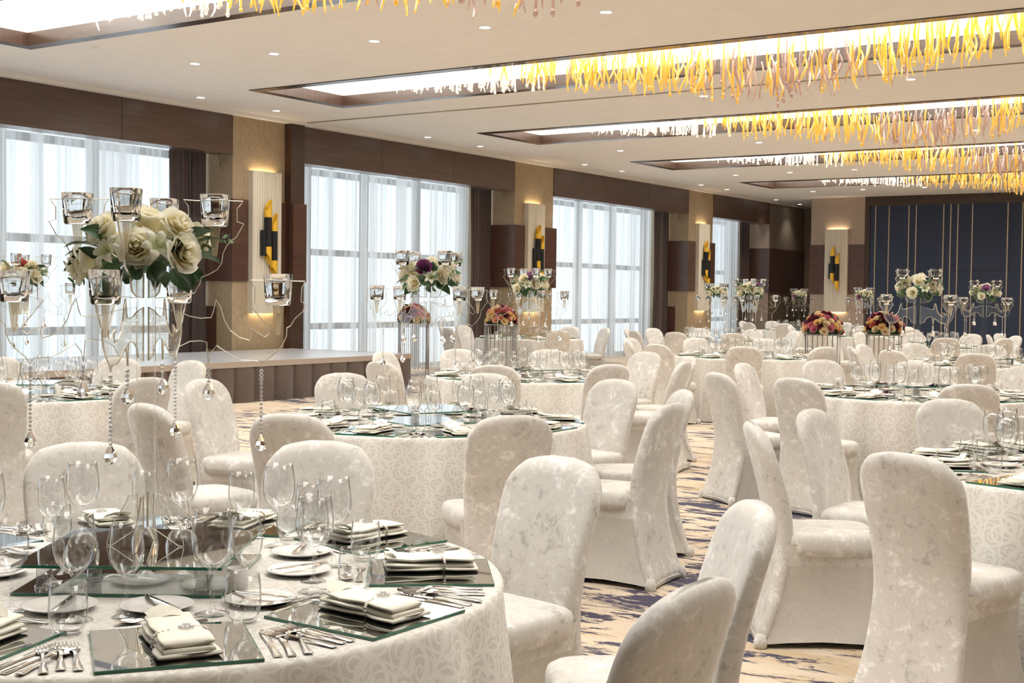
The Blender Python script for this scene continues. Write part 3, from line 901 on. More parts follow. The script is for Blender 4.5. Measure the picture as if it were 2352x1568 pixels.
# ================================================================== CHAIR
def chair_meshes():
    # back cover: one continuous surface from the floor behind the legs to the arched crown
    rings = []
    N = 26
    REAR = [(0.0, -0.318), (0.06, -0.298), (0.14, -0.274), (0.24, -0.250), (0.34, -0.236), (0.42, -0.232), (0.50, -0.236), (0.62, -0.256), (0.75, -0.290), (0.86, -0.322), (0.96, -0.350)]
    def interp(tab, z):
        for (a, va), (b, vb) in zip(tab, tab[1:]):
            if z <= b:
                q = (z - a) / (b - a)
                return va + (vb - va) * q
        return tab[-1][1]
    WID = [(0.0, 0.222), (0.06, 0.212), (0.16, 0.200), (0.30, 0.190), (0.42, 0.187), (0.55, 0.193), (0.70, 0.203), (0.80, 0.207), (0.96, 0.207)]
    THK = [(0.0, 0.030), (0.20, 0.032), (0.36, 0.036), (0.45, 0.042), (0.55, 0.046), (0.80, 0.038), (0.96, 0.034)]
    zs_ = [0.012, 0.06, 0.12, 0.20, 0.28, 0.35, 0.40, 0.45, 0.50, 0.57, 0.65, 0.73, 0.80, 0.85, 0.885, 0.91, 0.93, 0.942, 0.948]
    for z in zs_:
        w = interp(WID, z)
        th = interp(THK, z)
        t = max(0, (z - 0.38) / 0.568)
        if t > 0.80:
            w *= 1 - ((t - 0.80) / 0.20) ** 3.2 * 0.30
        if t > 0.93:
            th *= sqrt(max(0.02, 1 - ((t - 0.93) / 0.072) ** 2))
        yc = interp(REAR, z) + interp(THK, z)
        low = max(0, 0.36 - z) / 0.36
        ring = []
        for x, yv in superellipse(w, th, N, 0.55):
            bend = 0.030 * (x / 0.2) ** 2 * (0.4 + 0.6 * t) * (1 - low) + 0.022 * (1 - (x / w) ** 2) * low
            arch = 0.045 * (x / 0.2) ** 2 * t ** 2
            ring.append((x, yc + yv + bend, z - arch))
        rings.append(ring)
    back = MB().loft(rings).mesh('chair_back', 'velvet', True)
    # seat pad
    rings = []
    for z, s in ((0.395, 0.96), (0.43, 1.0), (0.458, 1.0), (0.477, 0.975), (0.488, 0.90), (0.493, 0.72), (0.496, 0.4), (0.497, 0.08)):
        rings.append([(x, yv, z) for x, yv in superellipse(0.212 * s, 0.222 * s, 32, 0.42, 0, 0.025)])
    seat = MB().loft(rings).mesh('chair_seat', 'velvet', True)
    # stretch skirt pulled over the legs
    N = 48
    rings = []
    zs = [0.445, 0.40, 0.35, 0.28, 0.20, 0.13, 0.07, 0.03, 0.012]
    for z in zs:
        v = (0.445 - z) / 0.433
        hw = 0.207 - 0.012 * sin(pi * min(1, v * 1.05)) + 0.026 * v ** 3
        yf = 0.243 + 0.004 * v + 0.02 * v ** 3
        yr = -0.219 - 0.014 * v - 0.080 * v ** 2.2
        hd, yc = (yf - yr) / 2, (yf + yr) / 2
        pz = 0.40 - 0.12 * v
        pinch = 0.030 * sin(pi * min(1, v * 0.9)) + 0.018 * v
        ring = []
        for k in range(N):
            a = 2 * pi * k / N
            c, s = cos(a), sin(a)
            x = hw * math.copysign(abs(c) ** pz, c)
            yy_ = hd * math.copysign(abs(s) ** pz, s)
            # hollow between the legs
            if abs(x) / hw > abs(yy_) / hd:
                x -= math.copysign(pinch * (1 - (yy_ / hd) ** 2), x)
            else:
                yy_ -= math.copysign(pinch * 0.8 * (1 - (x / hw) ** 2), yy_)
            lift = 0.018 * v ** 6 * (1 - min(1, max(0, (abs(x) / hw) * (abs(yy_) / hd)) ** 2))
            ring.append((x, yc + yy_, z + lift))
        rings.append(ring)
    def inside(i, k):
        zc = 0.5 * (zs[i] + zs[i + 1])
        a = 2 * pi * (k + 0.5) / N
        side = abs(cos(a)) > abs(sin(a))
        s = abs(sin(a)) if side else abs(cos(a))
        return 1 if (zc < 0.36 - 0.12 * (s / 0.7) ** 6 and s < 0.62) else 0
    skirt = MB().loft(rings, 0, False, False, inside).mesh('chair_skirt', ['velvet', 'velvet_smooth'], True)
    foot = MB().loft([[(x, yv, z) for x, yv in superellipse(s, s * 1.1, 10, 0.7)] for z, s in ((0.0, 0.018), (0.004, 0.024), (0.03, 0.026), (0.06, 0.016))]).mesh('foot_pocket', 'velvet', True)
    return back, seat, skirt, foot
CHM = chair_meshes()
FEET = [(-0.208, 0.245), (0.208, 0.245), (-0.205, -0.285), (0.205, -0.285)]
def place_chair(x, y, face, label, group):
    """face: world angle of the direction the sitter looks to."""
    t = thing('banquet_chair', label, 'chair', (x, y, 0), face - pi / 2, group)
    ob('backrest', CHM[0], t)
    ob('seat', CHM[1], t)
    ob('skirt', CHM[2], t)
    for fx, fy in FEET:
        ob('foot_pocket', CHM[3], t, (fx, fy, 0))
    return t

# ================================================================== TABLEWARE MESHES
def goblet(scale=1.0, wide=1.0, tall=1.0):
    p = [(0, 0.0005), (0.034, 0.0005), (0.0365, 0.002), (0.030, 0.004), (0.014, 0.007), (0.006, 0.013), (0.0043, 0.03), (0.0038, 0.065), (0.0045, 0.088), (0.010, 0.098),
         (0.024, 0.108), (0.036, 0.124), (0.0425, 0.146), (0.0435, 0.165), (0.041, 0.19), (0.0365, 0.222), (0.0355, 0.2225),
         (0.040, 0.19), (0.0424, 0.165), (0.0414, 0.147), (0.035, 0.126), (0.022, 0.111), (0.008, 0.104), (0, 0.103)]
    return MB().lathe([(r * scale * wide, z * scale * tall) for r, z in p], 26).mesh('stem_glass', 'glass', True)
GLASS_BIG = goblet(1.06, 1.02, 1.0)
GLASS_SMALL = goblet(0.95, 0.92, 0.98)
TUMBLER = MB().lathe([(0, 0.001), (0.026, 0.001), (0.030, 0.003), (0.038, 0.025), (0.041, 0.05), (0.0395, 0.08), (0.036, 0.108), (0.0352, 0.108), (0.0385, 0.08), (0.040, 0.05), (0.037, 0.027), (0.028, 0.009), (0, 0.007)], 26).mesh('stemless_glass', 'glass', True)
PLATE = MB().lathe([(0, 0.004), (0.045, 0.004), (0.056, 0.007), (0.083, 0.016), (0.084, 0.0175), (0.082, 0.0178), (0.056, 0.011), (0.045, 0.0075), (0, 0.0075)], 32).mesh('bread_plate', 'porcelain', True)
PLATE.transform(Matrix.Translation((0, 0, -0.004 + 0.0005)))

def ribbon(path, th=0.0022, mi=0):
    """Flat bar along y: (y, half width, z)."""
    rings = []
    for y, w, z in path:
        rings.append([(-w, y, z), (-w * 0.6, y, z + th), (w * 0.6, y, z + th), (w, y, z)])
    return MB().loft(rings)
HANDLE = [(-0.100, 0.0085, 0.003), (-0.094, 0.010, 0.003), (-0.055, 0.0068, 0.004), (-0.01, 0.0045, 0.006), (0.020, 0.0036, 0.008)]
def fork_mesh():
    mb = ribbon(HANDLE + [(0.034, 0.006, 0.007), (0.044, 0.0115, 0.004), (0.052, 0.0125, 0.003)])
    for q in range(4):
        x = -0.0105 + 0.007 * q
        t = ribbon([(0.051, 0.0021, 0.003), (0.075, 0.0019, 0.003), (0.098, 0.001, 0.006)], 0.002)
        mb.add([(a + x, b, c) for a, b, c in t.v], t.f)
    return mb.mesh('fork', 'steel', True, 40)
def knife_mesh():
    mb = ribbon([(-0.110, 0.0085, 0.001), (-0.10, 0.0095, 0.001), (-0.03, 0.0070, 0.001), (-0.005, 0.0075, 0.001), (0.005, 0.0085, 0.001), (0.06, 0.0095, 0.001), (0.09, 0.0085, 0.001), (0.105, 0.004, 0.001)], 0.003)
    return mb.mesh('knife', 'steel', True, 40)
def spoon_mesh():
    mb = ribbon(HANDLE)
    def f(u, v):
        y = 0.018 + 0.062 * v
        w = 0.019 * sqrt(max(0, 1 - ((v - 0.5) / 0.5) ** 2)) ** 0.9 + 0.002 * (1 - v)
        x = w * (2 * u - 1)
        d = 0.008 * (1 - (2 * u - 1) ** 2) * sin(pi * v)
        return (x, y, 0.0085 - d)
    b = MB().grid(f, 6, 8)
    mb.add(b.v, b.f)
    return mb.mesh('spoon', 'steel', True)
FORK, KNIFE, SPOON = fork_mesh(), knife_mesh(), spoon_mesh()

MAT_MESH = MB()
MAT_MESH.box(-0.16, 0.16, -0.16, 0.16, 0.0, 0.006, 1)
MAT_MESH.box(-0.1575, 0.1575, -0.1575, 0.1575, 0.006, 0.0063, 0)
MAT_MESH = MAT_MESH.mesh('mirror_mat', ['mirror', 'green_edge'])
TRAY = MB()
TRAY.box(-0.25, 0.25, -0.25, 0.25, 0.0, 0.007, 1)
TRAY.box(-0.247, 0.247, -0.247, 0.247, 0.007, 0.0073, 0)
TRAY = TRAY.mesh('mirror_tray', ['mirror', 'green_edge'])
TRAY_FOOT = MB().lathe([(0, 0), (0.022, 0), (0.024, 0.003), (0.019, 0.012), (0.019, 0.050), (0.024, 0.058), (0, 0.058)], 14).mesh('tray_foot', 'crystal', True)

def napkin_mesh(seed):
    """Linen napkin folded into a soft three-layer roll, loose corner at one end."""
    r = random.Random(seed)
    mb = MB()
    L, W_ = 0.118, 0.062
    for layer, (z0, z1, inset) in enumerate(((0.001, 0.012, 0.0), (0.011, 0.024, 0.006), (0.022, 0.033, 0.010))):
        ph = r.uniform(0, 6)
        rings = []
        for i in range(9):
            t = i / 8
            y = -L + inset + (2 * L - inset - 0.012 * layer * r.random()) * t
            pin = 1 - 0.18 * math.exp(-((t - 0.42) / 0.10) ** 2)
            w = (W_ - inset) * pin * (1 + 0.06 * sin(5 * t + ph))
            lift = 0.006 * sin(3.4 * t + ph) + (0.012 * max(0, t - 0.75) / 0.25 if layer == 2 else 0)
            zc, hz = (z0 + z1) / 2, (z1 - z0) / 2
            rings.append([(x, y + 0.004 * sin(9 * x / W_ + ph), max(0.0008, zc + zz_ + (lift * 0.35 * (layer + 0.4)))) for x, zz_ in superellipse(w, hz, 14, 0.62)])
        mb.loft(rings)
    # turned-up corner
    def f(u, v):
        return (-0.035 + 0.075 * u - 0.015 * v, 0.085 + 0.035 * v * (1 - 0.6 * abs(2 * u - 1)), 0.032 + 0.016 * v + 0.010 * sin(pi * u))
    g = MB().grid(f, 4, 3)
    mb.add(g.v, g.f)
    return mb.mesh('napkin', 'napkin', True)
NAPKINS = [napkin_mesh(s) for s in (1, 2, 3)]
def ring_mesh():
    mb = MB()
    for k in range(28):
        a = 2 * pi * k / 28
        c, s = cos(a), sin(a)
        x = 0.058 * math.copysign(abs(c) ** 0.6, c)
        z = 0.0185 + 0.0185 * math.copysign(abs(s) ** 0.6, s)
        mb.ball((x, -0.019 + 0.25 * x, max(z, 0.004)), 0.0042, 6, 4)
    return mb.mesh('pearl_ring', 'pearl', True)
PEARLS = ring_mesh()
def brooch_mesh():
    mb = MB()
    for k in range(8):
        a = 2 * pi * k / 8
        mb.ball((0.0125 * cos(a), 0.0125 * sin(a), 0.003), 0.0052, 6, 4)
    mb.ball((0, 0, 0.006), 0.0075, 6, 4)
    return mb.mesh('brooch', 'crystal')
BROOCH = brooch_mesh()
HOLDER = MB().lathe([(0, 0.0), (0.024, 0.0), (0.026, 0.003), (0.026, 0.060), (0.0245, 0.062), (0.0235, 0.058), (0.0235, 0.01), (0, 0.008)], 18).mesh('white_holder', 'porcelain', True, 50)

# tablecloth: round top, soft shoulder, folds to the floor
def cloth_mesh(seed):
    r = random.Random(seed)
    nf = 18
    ph = [r.uniform(0, 6.28) for _ in range(3)]
    n = 144
    ringdef = [(0.30, 0.760), (0.60, 0.760), (0.85, 0.760), (0.900, 0.7595), (0.911, 0.756), (0.917, 0.747), (0.920, 0.73), (0.926, 0.66), (0.935, 0.55), (0.947, 0.40), (0.960, 0.24), (0.972, 0.10), (0.980, 0.006)]
    mb = MB()
    mb.v.append((0, 0, 0.760))
    for rr, z in ringdef:
        for k in range(n):
            a = 2 * pi * k / n
            d = max(0, (0.745 - z) / 0.74)
            wv = sin(nf * a + 1.6 * sin(3 * a + ph[0]) + ph[1]) * 0.7 + 0.3 * sin(31 * a + ph[2])
            q = rr - 0.012 * d + 0.070 * d ** 0.7 * wv
            mb.v.append((q * cos(a), q * sin(a), z))
    for k in range(n):
        mb.f.append((0, 1 + k, 1 + (k + 1) % n))
        mb.m.append(0)
    for i in range(len(ringdef) - 1):
        for k in range(n):
            a, b = 1 + i * n + k, 1 + i * n + (k + 1) % n
            mb.f.append((a, a + n, b + n, b))
            mb.m.append(0)
    return mb.mesh('tablecloth', 'cloth', True)
CLOTHS = [cloth_mesh(s) for s in (1, 2, 3)]
BOARD = MB().lathe([(0, 0.73), (0.90, 0.73), (0.90, 0.752), (0, 0.752)], 40).mesh('tabletop', 'board')
PEDESTAL = MB().lathe([(0, 0.0), (0.30, 0.0), (0.30, 0.03), (0.05, 0.06), (0.05, 0.73), (0, 0.73)], 16).mesh('pedestal', 'black')

# ================================================================== FLOWERS
def rose_mesh(mat, seed, open_=1.0):
    """Unit rose (radius about 1): spiral of cupped petals."""
    r = random.Random(seed)
    mb = MB()
    n = 22
    for i in range(n):
        t = i / (n - 1)
        th = i * 2.39996 + r.uniform(-0.2, 0.2)
        rho = 0.14 + 0.78 * t ** 0.85 * open_
        hw = 1.05 - 0.20 * t
        top = 0.92 - 0.55 * t * open_ + r.uniform(-0.04, 0.04)
        curl = 0.05 + 0.30 * t
        def f(u, v):
            s = 2 * u - 1
            w = hw * (0.45 + 0.55 * sin(min(1, v * 1.25) * pi / 2)) * (1 if v < 0.7 else 1 - 0.25 * ((v - 0.7) / 0.3) ** 2)
            a = th + s * w
            rad = rho * (0.25 + 0.75 * v ** 0.6) + curl * max(0, v - 0.55) ** 1.5 * 2.0
            z = -0.55 + (top + 0.55) * v ** 0.9 - 0.16 * s * s * v - 0.35 * t * max(0, v - 0.75)
            rad += 0.03 * sin(7 * s + i)
            return (rad * cos(a), rad * sin(a), z)
        mb.grid(f, 4, 4)
    mb.ball((0, 0, 0.1), 0.22, 7, 5, 0, 2.6)
    mb.ball((0, 0, -0.55), 0.34, 8, 5)
    return mb.mesh('rose', mat, True)
ROSES = {k: [rose_mesh('rose_' + k, s, o) for s, o in ((1, 1.0), (2, 0.85))] for k in ('white', 'plum', 'violet', 'wine', 'pink', 'peach', 'yellow', 'cream', 'coral')}
def lily_mesh():
    mb = MB()
    for i in range(6):
        th = i * pi / 3
        def f(u, v):
            s = 2 * u - 1
            w = 0.30 * sin(pi * min(1, v * 0.92 + 0.08)) ** 0.8
            rad = 0.1 + 1.0 * v
            x = rad
            yv = w * s
            z = -0.35 + 0.75 * sin(v * 2.2) - 0.25 * v * v - 0.10 * s * s
            return (x * cos(th) - yv * sin(th), x * sin(th) + yv * cos(th), z)
        mb.grid(f, 4, 6)
    for i in range(5):
        a = i * 1.256
        mb.tube([(0, 0, -0.3), (0.12 * cos(a), 0.12 * sin(a), 0.3), (0.22 * cos(a), 0.22 * sin(a), 0.62)], 0.02, 4)
    return mb.mesh('lily', 'lily', True)
LILY = lily_mesh()
def leaf_mesh(mat, w0, fold):
    def f(u, v):
        s = 2 * u - 1
        w = w0 * sin(pi * v ** 0.85) ** 0.9
        return (w * s, v, 0.18 * sin(v * 2.6) + fold * abs(s) * w)
    mb = MB().grid(f, 4, 7)
    mb.tube([(0, -0.25, -0.05), (0, 0.05, 0.02)], 0.015, 4)
    return mb.mesh('leaf', mat, True)
LEAVES = [leaf_mesh('leaf', 0.24, 0.35), leaf_mesh('leaf', 0.30, 0.2), leaf_mesh('leaf_pale', 0.26, 0.3)]
def sprig_mesh():
    mb = MB()
    mb.tube([(0, 0, 0), (0.1, 0.5, 0.15), (0.0, 1.0, 0.35)], 0.012, 4, 1)
    for k in range(7):
        t = 0.4 + 0.1 * k
        p = (0.08 * sin(t * 9), t, 0.15 + 0.25 * t)
        for a in (0, 2, 4):
            def f(u, v):
                s = 2 * u - 1
                return (p[0] + 0.05 * s * sin(pi * v) + 0.13 * v * cos(a + k), p[1] + 0.08 * v, p[2] + 0.13 * v * sin(a + k))
            mb.grid(f, 2, 3, 0)
    return mb.mesh('sprig', ['leaf_pale', 'stem'], True)
SPRIG = sprig_mesh()

def aim(d, spin=0.0):
    """Rotation taking local +z to direction d."""
    q = Vector((0, 0, 1)).rotation_difference(Vector(d).normalized())
    return (q @ Vector((0, 0, 1)).rotation_difference(Vector((0, 0, 1))) @ Matrix.Rotation(spin, 3, 'Z').to_quaternion()).to_euler()
def aim_y(d, spin=0.0):
    q = Vector((0, 1, 0)).rotation_difference(Vector(d).normalized())
    return (q @ Matrix.Rotation(spin, 3, 'Y').to_quaternion()).to_euler()

# near bouquet: (right, up, towards viewer, radius)
BLOOMS = [(0.012, -0.008, 0.115, 0.044), (0.108, -0.022, 0.085, 0.048), (0.092, 0.048, 0.060, 0.040), (-0.135, -0.052, 0.070, 0.044), (-0.080, 0.035, 0.080, 0.040),
          (0.005, 0.062, 0.020, 0.042), (-0.120, 0.035, 0.000, 0.034), (0.10, 0.02, -0.08, 0.044), (-0.02, 0.02, -0.11, 0.046), (-0.10, -0.01, -0.09, 0.044), (0.03, 0.05, -0.06, 0.04)]
def bouquet(loc, rz, label, accent=None, seed=0):
    r = random.Random(seed)
    t = thing('rose_bouquet', label, 'bouquet', loc, rz, 'bouquets in the candelabra')
    ob('flower_foam', MB().ball((0, 0, -0.03), 0.065, 10, 6, 0, 0.6).mesh('flower_foam', 'leaf', True), t)
    for i, (x, z, y, rad) in enumerate(BLOOMS):
        kind = 'white'
        if accent and i == accent[0]:
            kind = accent[1]
        d = Vector((x, -y, z * 0.9 + 0.035))
        ob('rose', ROSES[kind][i % 2], t, (x, -y, z), 0, aim(d, r.uniform(0, 6)), rad * (1.14 if kind == 'white' else 1.2))
    for (x, z, y) in ((-0.062, -0.016, 0.125), (0.062, -0.002, 0.125), (0.02, 0.0, -0.14)):
        ob('lily', LILY, t, (x, -y, z), 0, aim((x * 1.2, -y, 0.06), r.uniform(0, 6)), 0.040)
    for k in range(44):
        a = 2 * pi * k / 22 + r.uniform(-0.1, 0.1)
        el = r.uniform(-0.75, 0.5) if k % 3 else r.uniform(-0.95, -0.4)
        d = Vector((cos(a) * cos(el), sin(a) * cos(el), sin(el)))
        p = Vector((d.x * 0.115, d.y * 0.105, d.z * 0.07 + 0.0))
        ob('leaf', LEAVES[k % 3 if k % 5 == 0 else k % 2], t, p, 0, aim_y(d, r.uniform(-0.8, 0.8)), r.uniform(0.065, 0.095))
    for a, e in ((3.4, -0.1), (3.3, -0.5), (0.3, 0.2)):
        d = Vector((cos(a) * cos(e), -0.2, sin(e)))
        ob('sprig', SPRIG, t, d * 0.07, 0, aim_y(d, r.uniform(0, 6)), 0.13)
    return t

# ================================================================== CANDELABRA
def conv(pts):
    """Traced acrylic outline (millimetres): radius from the column, height above its foot."""
    return [((a * 0.3444 - 333) * 0.0011056, 1.486 + (273 - b * 0.3444) * 0.0011056 - 0.836) for a, b in pts]
UPPER = conv([(1215, 185), (1320, 190), (1505, 187), (1610, 190), (1592, 215), (1570, 240), (1570, 325), (1615, 340), (1590, 385), (1565, 430), (1530, 455), (1500, 490), (1477, 540), (1470, 600), (1440, 645), (1390, 675),
              (1335, 697), (1325, 740), (1290, 800), (1200, 830), (1030, 840), (1030, 640), (1100, 600), (1180, 560), (1240, 500), (1262, 440), (1245, 380), (1262, 330), (1225, 318), (1250, 280), (1245, 225)])
LOWER = conv([(1030, 900), (1200, 935), (1260, 958), (1330, 970), (1400, 965), (1415, 930), (1435, 845), (1465, 900), (1490, 985), (1530, 1050), (1590, 1095), (1660, 1115), (1672, 1080), (1660, 1030), (1720, 1065), (1760, 1092),
              (1788, 1070), (1790, 1030), (1765, 1005), (1740, 975), (1690, 915), (1650, 865), (1690, 862), (1690, 760), (1655, 725), (1665, 712), (2025, 716), (2005, 760), (2000, 850), (2032, 868), (2010, 920), (1960, 965),
              (1930, 1015), (1907, 1028), (1905, 1080), (1880, 1140), (1840, 1190), (1770, 1245), (1740, 1290), (1715, 1250), (1600, 1245), (1520, 1205), (1440, 1150), (1400, 1200), (1385, 1270), (1372, 1130), (1330, 1120),
              (1260, 1125), (1180, 1165), (1150, 1230), (1030, 1260)])
FOOT = [(0.0, 0.135), (0.022, 0.13), (0.03, 0.11), (0.05, 0.075), (0.068, 0.05), (0.078, 0.004), (0.078, 0.0), (0.066, 0.0), (0.0, 0.045)]
ARM_UP = MB().prism(UPPER, 0.005, 0, 1).rim(UPPER, 0.0014).mesh('upper_arm', ['acrylic', 'acrylic_lit_edge'])
ARM_LOW = MB().prism(LOWER, 0.005, 0, 1).rim(LOWER, 0.0014).mesh('lower_arm', ['acrylic', 'acrylic_lit_edge'])
ARM_FOOT = MB().prism(FOOT, 0.006, 0, 1).rim(FOOT, 0.0014).mesh('foot_fin', ['acrylic', 'acrylic_lit_edge'])
def square_ring(s, z, c=0.25, n=24):
    return [(x, y, z) for x, y in superellipse(s, s, n, 0.42)]
COLUMN = MB().loft([square_ring(0.022, z) for z in (0.0, 0.005, 0.72)]).mesh('column', 'acrylic', True, 40)
CUP = MB().loft([square_ring(0.026, 0.0), square_ring(0.030, 0.004), square_ring(0.0345, 0.078), square_ring(0.0340, 0.080), square_ring(0.031, 0.080), square_ring(0.0305, 0.074),
                 square_ring(0.024, 0.022), square_ring(0.014, 0.018)]).mesh('candle_cup', 'cup', True, 50, fix=True)
PEG = MB().loft([[(x, y, z) for x, y in superellipse(s, s * 0.55, 10, 0.5)] for z, s in ((-0.074, 0.006), (-0.004, 0.0135), (0.001, 0.0145))]).mesh('candle_peg', 'peg', True, 40)
DISH = MB().lathe([(0, 0.0), (0.05, 0.0), (0.075, 0.02), (0.072, 0.022), (0.05, 0.005), (0, 0.005)], 24).mesh('flower_dish', 'acrylic', True)
def chain_mesh(n, step, r):
    mb = MB()
    for k in range(n):
        mb.ball((0, 0, -step * (k + 0.5)), r * (1.25 if k < 3 else 1.0), 6, 3)
    return mb.mesh('bead_chain', 'bead')
CHAIN_LONG = chain_mesh(16, 0.0105, 0.0046)
CHAIN_SHORT = chain_mesh(4, 0.011, 0.0046)
def prism_drop():
    mb = MB()
    mb.lathe([(0, 0.024), (0.004, 0.022), (0.013, 0.006), (0.0165, -0.004), (0.012, -0.015), (0, -0.021)], 8)
    return mb.mesh('crystal_drop', 'cup')
CDROP = prism_drop()
def candelabrum(loc, rz, label):
    t = thing('candelabrum', label, 'candelabra', loc, rz, 'acrylic candelabra on the tables')
    ob('column', COLUMN, t)
    ob('flower_dish', DISH, t, (0, 0, 0.715))
    for q in range(4):
        a = q * pi / 2
        c, s = cos(a), sin(a)
        ob('foot_fin', ARM_FOOT, t, (0.02 * c, 0.02 * s, 0), a)
        ob('upper_arm', ARM_UP, t, (0, 0, 0), a)
        low = ob('lower_arm', ARM_LOW, t, (0, 0, 0), a)
        ob('bead_chain', CHAIN_LONG, low, (0.294, 0, 0.455))['kind'] = 'stuff'
        ob('crystal_drop', CDROP, low, (0.294, 0, 0.266))
        ob('bead_chain', CHAIN_SHORT, low, (0.160, 0, 0.46))['kind'] = 'stuff'
        ob('crystal_drop', CDROP, low, (0.160, 0, 0.395))
        for rr, z in ((0.174, 0.815), (0.335, 0.617)):
            ob('candle_cup', CUP, t, (rr * c, rr * s, z), a)
            ob('candle_peg', PEG, t, (rr * c, rr * s, z - 0.001), a)
    return t

# ================================================================== TABLES AND SETTINGS
SEAT = ['right seat', 'far right seat', 'far centre-right seat', 'far centre-left seat', 'far left seat', 'left seat', 'near left seat', 'near centre-left seat', 'near centre-right seat', 'near right seat']
# name, centre, phrase, bouquet accent, detail, tray turn, seats: (angle seen from the camera side, chair distance or None)
TABLES = [
 ('T1', (-2.641, 2.261), 'the nearest table', None, 2, 0.0, [(113.5, 1.44), (80, 1.47), (44, 1.53), (5, 1.58), (-33, 1.53), (-70, None), (-106, None), (-142, None), (150, None), (186, None)]),
 ('T2', (-4.611, 5.998), 'the second table back', (4, 'plum'), 2, 0.6, [(157, 1.55), (115.6, 1.55), (79, 1.6), (43, 1.6), (7, 1.5), (-30, 1.5), (-73, 1.65), (-108, 1.72), (-137, 1.75), (-172, None)]),
 ('T3', (-6.487, 9.918), 'the third table back', (5, 'violet'), 2, 0.3, [(156, 1.5), (118, 1.5), (82, 1.5), (46, 1.7), (10, 1.5), (-25, 1.45), (-64, 1.42), (-100, 1.62), (-133, 1.75), (-170, None)]),
 ('T0', (-8.024, 5.751), 'the left-edge table by stage', (5, 'coral'), 2, 0.2, [(118, 1.45), (79, 1.42), (48, 1.42), (-5, None), (-41, 1.52), (-76, 1.58), (-110, None), (150, None)]),
 ('T6', (-3.105, 10.264), 'the table before rose stands', (2, 'violet'), 2, 0.5, [(145.6, 1.45), (103, 1.62), (74, 1.58), (38, 1.5), (5, None), (-35, None), (-60, None), (-95, 1.62), (-135, 1.67), (-158.5, 1.77)]),
 ('T7', (-1.023, 6.181), 'the right-edge front table', None, 2, 0.4, [(145, 1.36), (177, 1.53), (-139.7, 1.56), (96, 1.59), (118, None), (-110, None)]),
 ('T5', (-6.75, 15.344), 'the table left of rose stands', (2, 'violet'), 1, 0.1, [(145, 1.7), (180, 1.5), (108, 1.5), (72, 1.5), (0, None), (-30, None), (-66, 1.5), (-101.6, 1.63), (-137, 1.75)]),
 ('G', (-3.966, 15.649), 'the table right of rose stands', (4, 'violet'), 1, 0.5, [(139, 1.5), (103, 1.5), (67, 1.5), (31, 1.5), (175, 1.5), (-149, 1.5), (-113, 1.56), (-77, 1.5)]),
 ('T4', (-12.313, 18.834), 'the table by second pilaster', None, 0, 0.0, [(18, 1.4), (-75, 1.7), (141, 1.5), (177, 1.5), (-147, 1.6), (60, 1.5), (100, None)]),
 ('E2', (-9.453, 20.154), 'the table before third pilaster', None, 0, 0.3, [(20, 1.5), (56, 1.5), (92, 1.5), (128, 1.5), (164, 1.5), (-160, 1.5), (-124, 1.5), (-88, 1.5)]),
 ('T9', (-6.184, 21.027), 'the table behind rose stands', None, 0, 0.1, [(10, 1.5), (46, 1.5), (82, 1.5), (118, 1.5), (154, 1.5), (-134, 1.5), (-98, 1.5), (-62, 1.5)]),
 ('H', (-5.387 + 1.2, 22.888), 'the far-right table by navy wall', None, 0, 0.4, [(60, 1.5), (96, 1.5), (132, 1.5), (168, 1.5), (-120, 1.5), (-84, 1.5), (-48, 1.5)]),
 ('F2', (-8.865, 25.731), 'the table before far lamp', (3, 'violet'), 0, 0.2, [(40, 1.5), (76, 1.5), (112, 1.5), (148, 1.5), (-140, 1.5), (-104, 1.5), (-68, 1.5)]),
 ('F1', (-11.6, 29.2), 'the farthest table by corner', (3, 'violet'), 0, 0.2, [(30, 1.5), (66, 1.5), (102, 1.5), (138, 1.5), (-150, 1.5), (-114, 1.5), (-78, 1.5)]),
]
YAWA = radians(33.914)
ZT = 0.7605
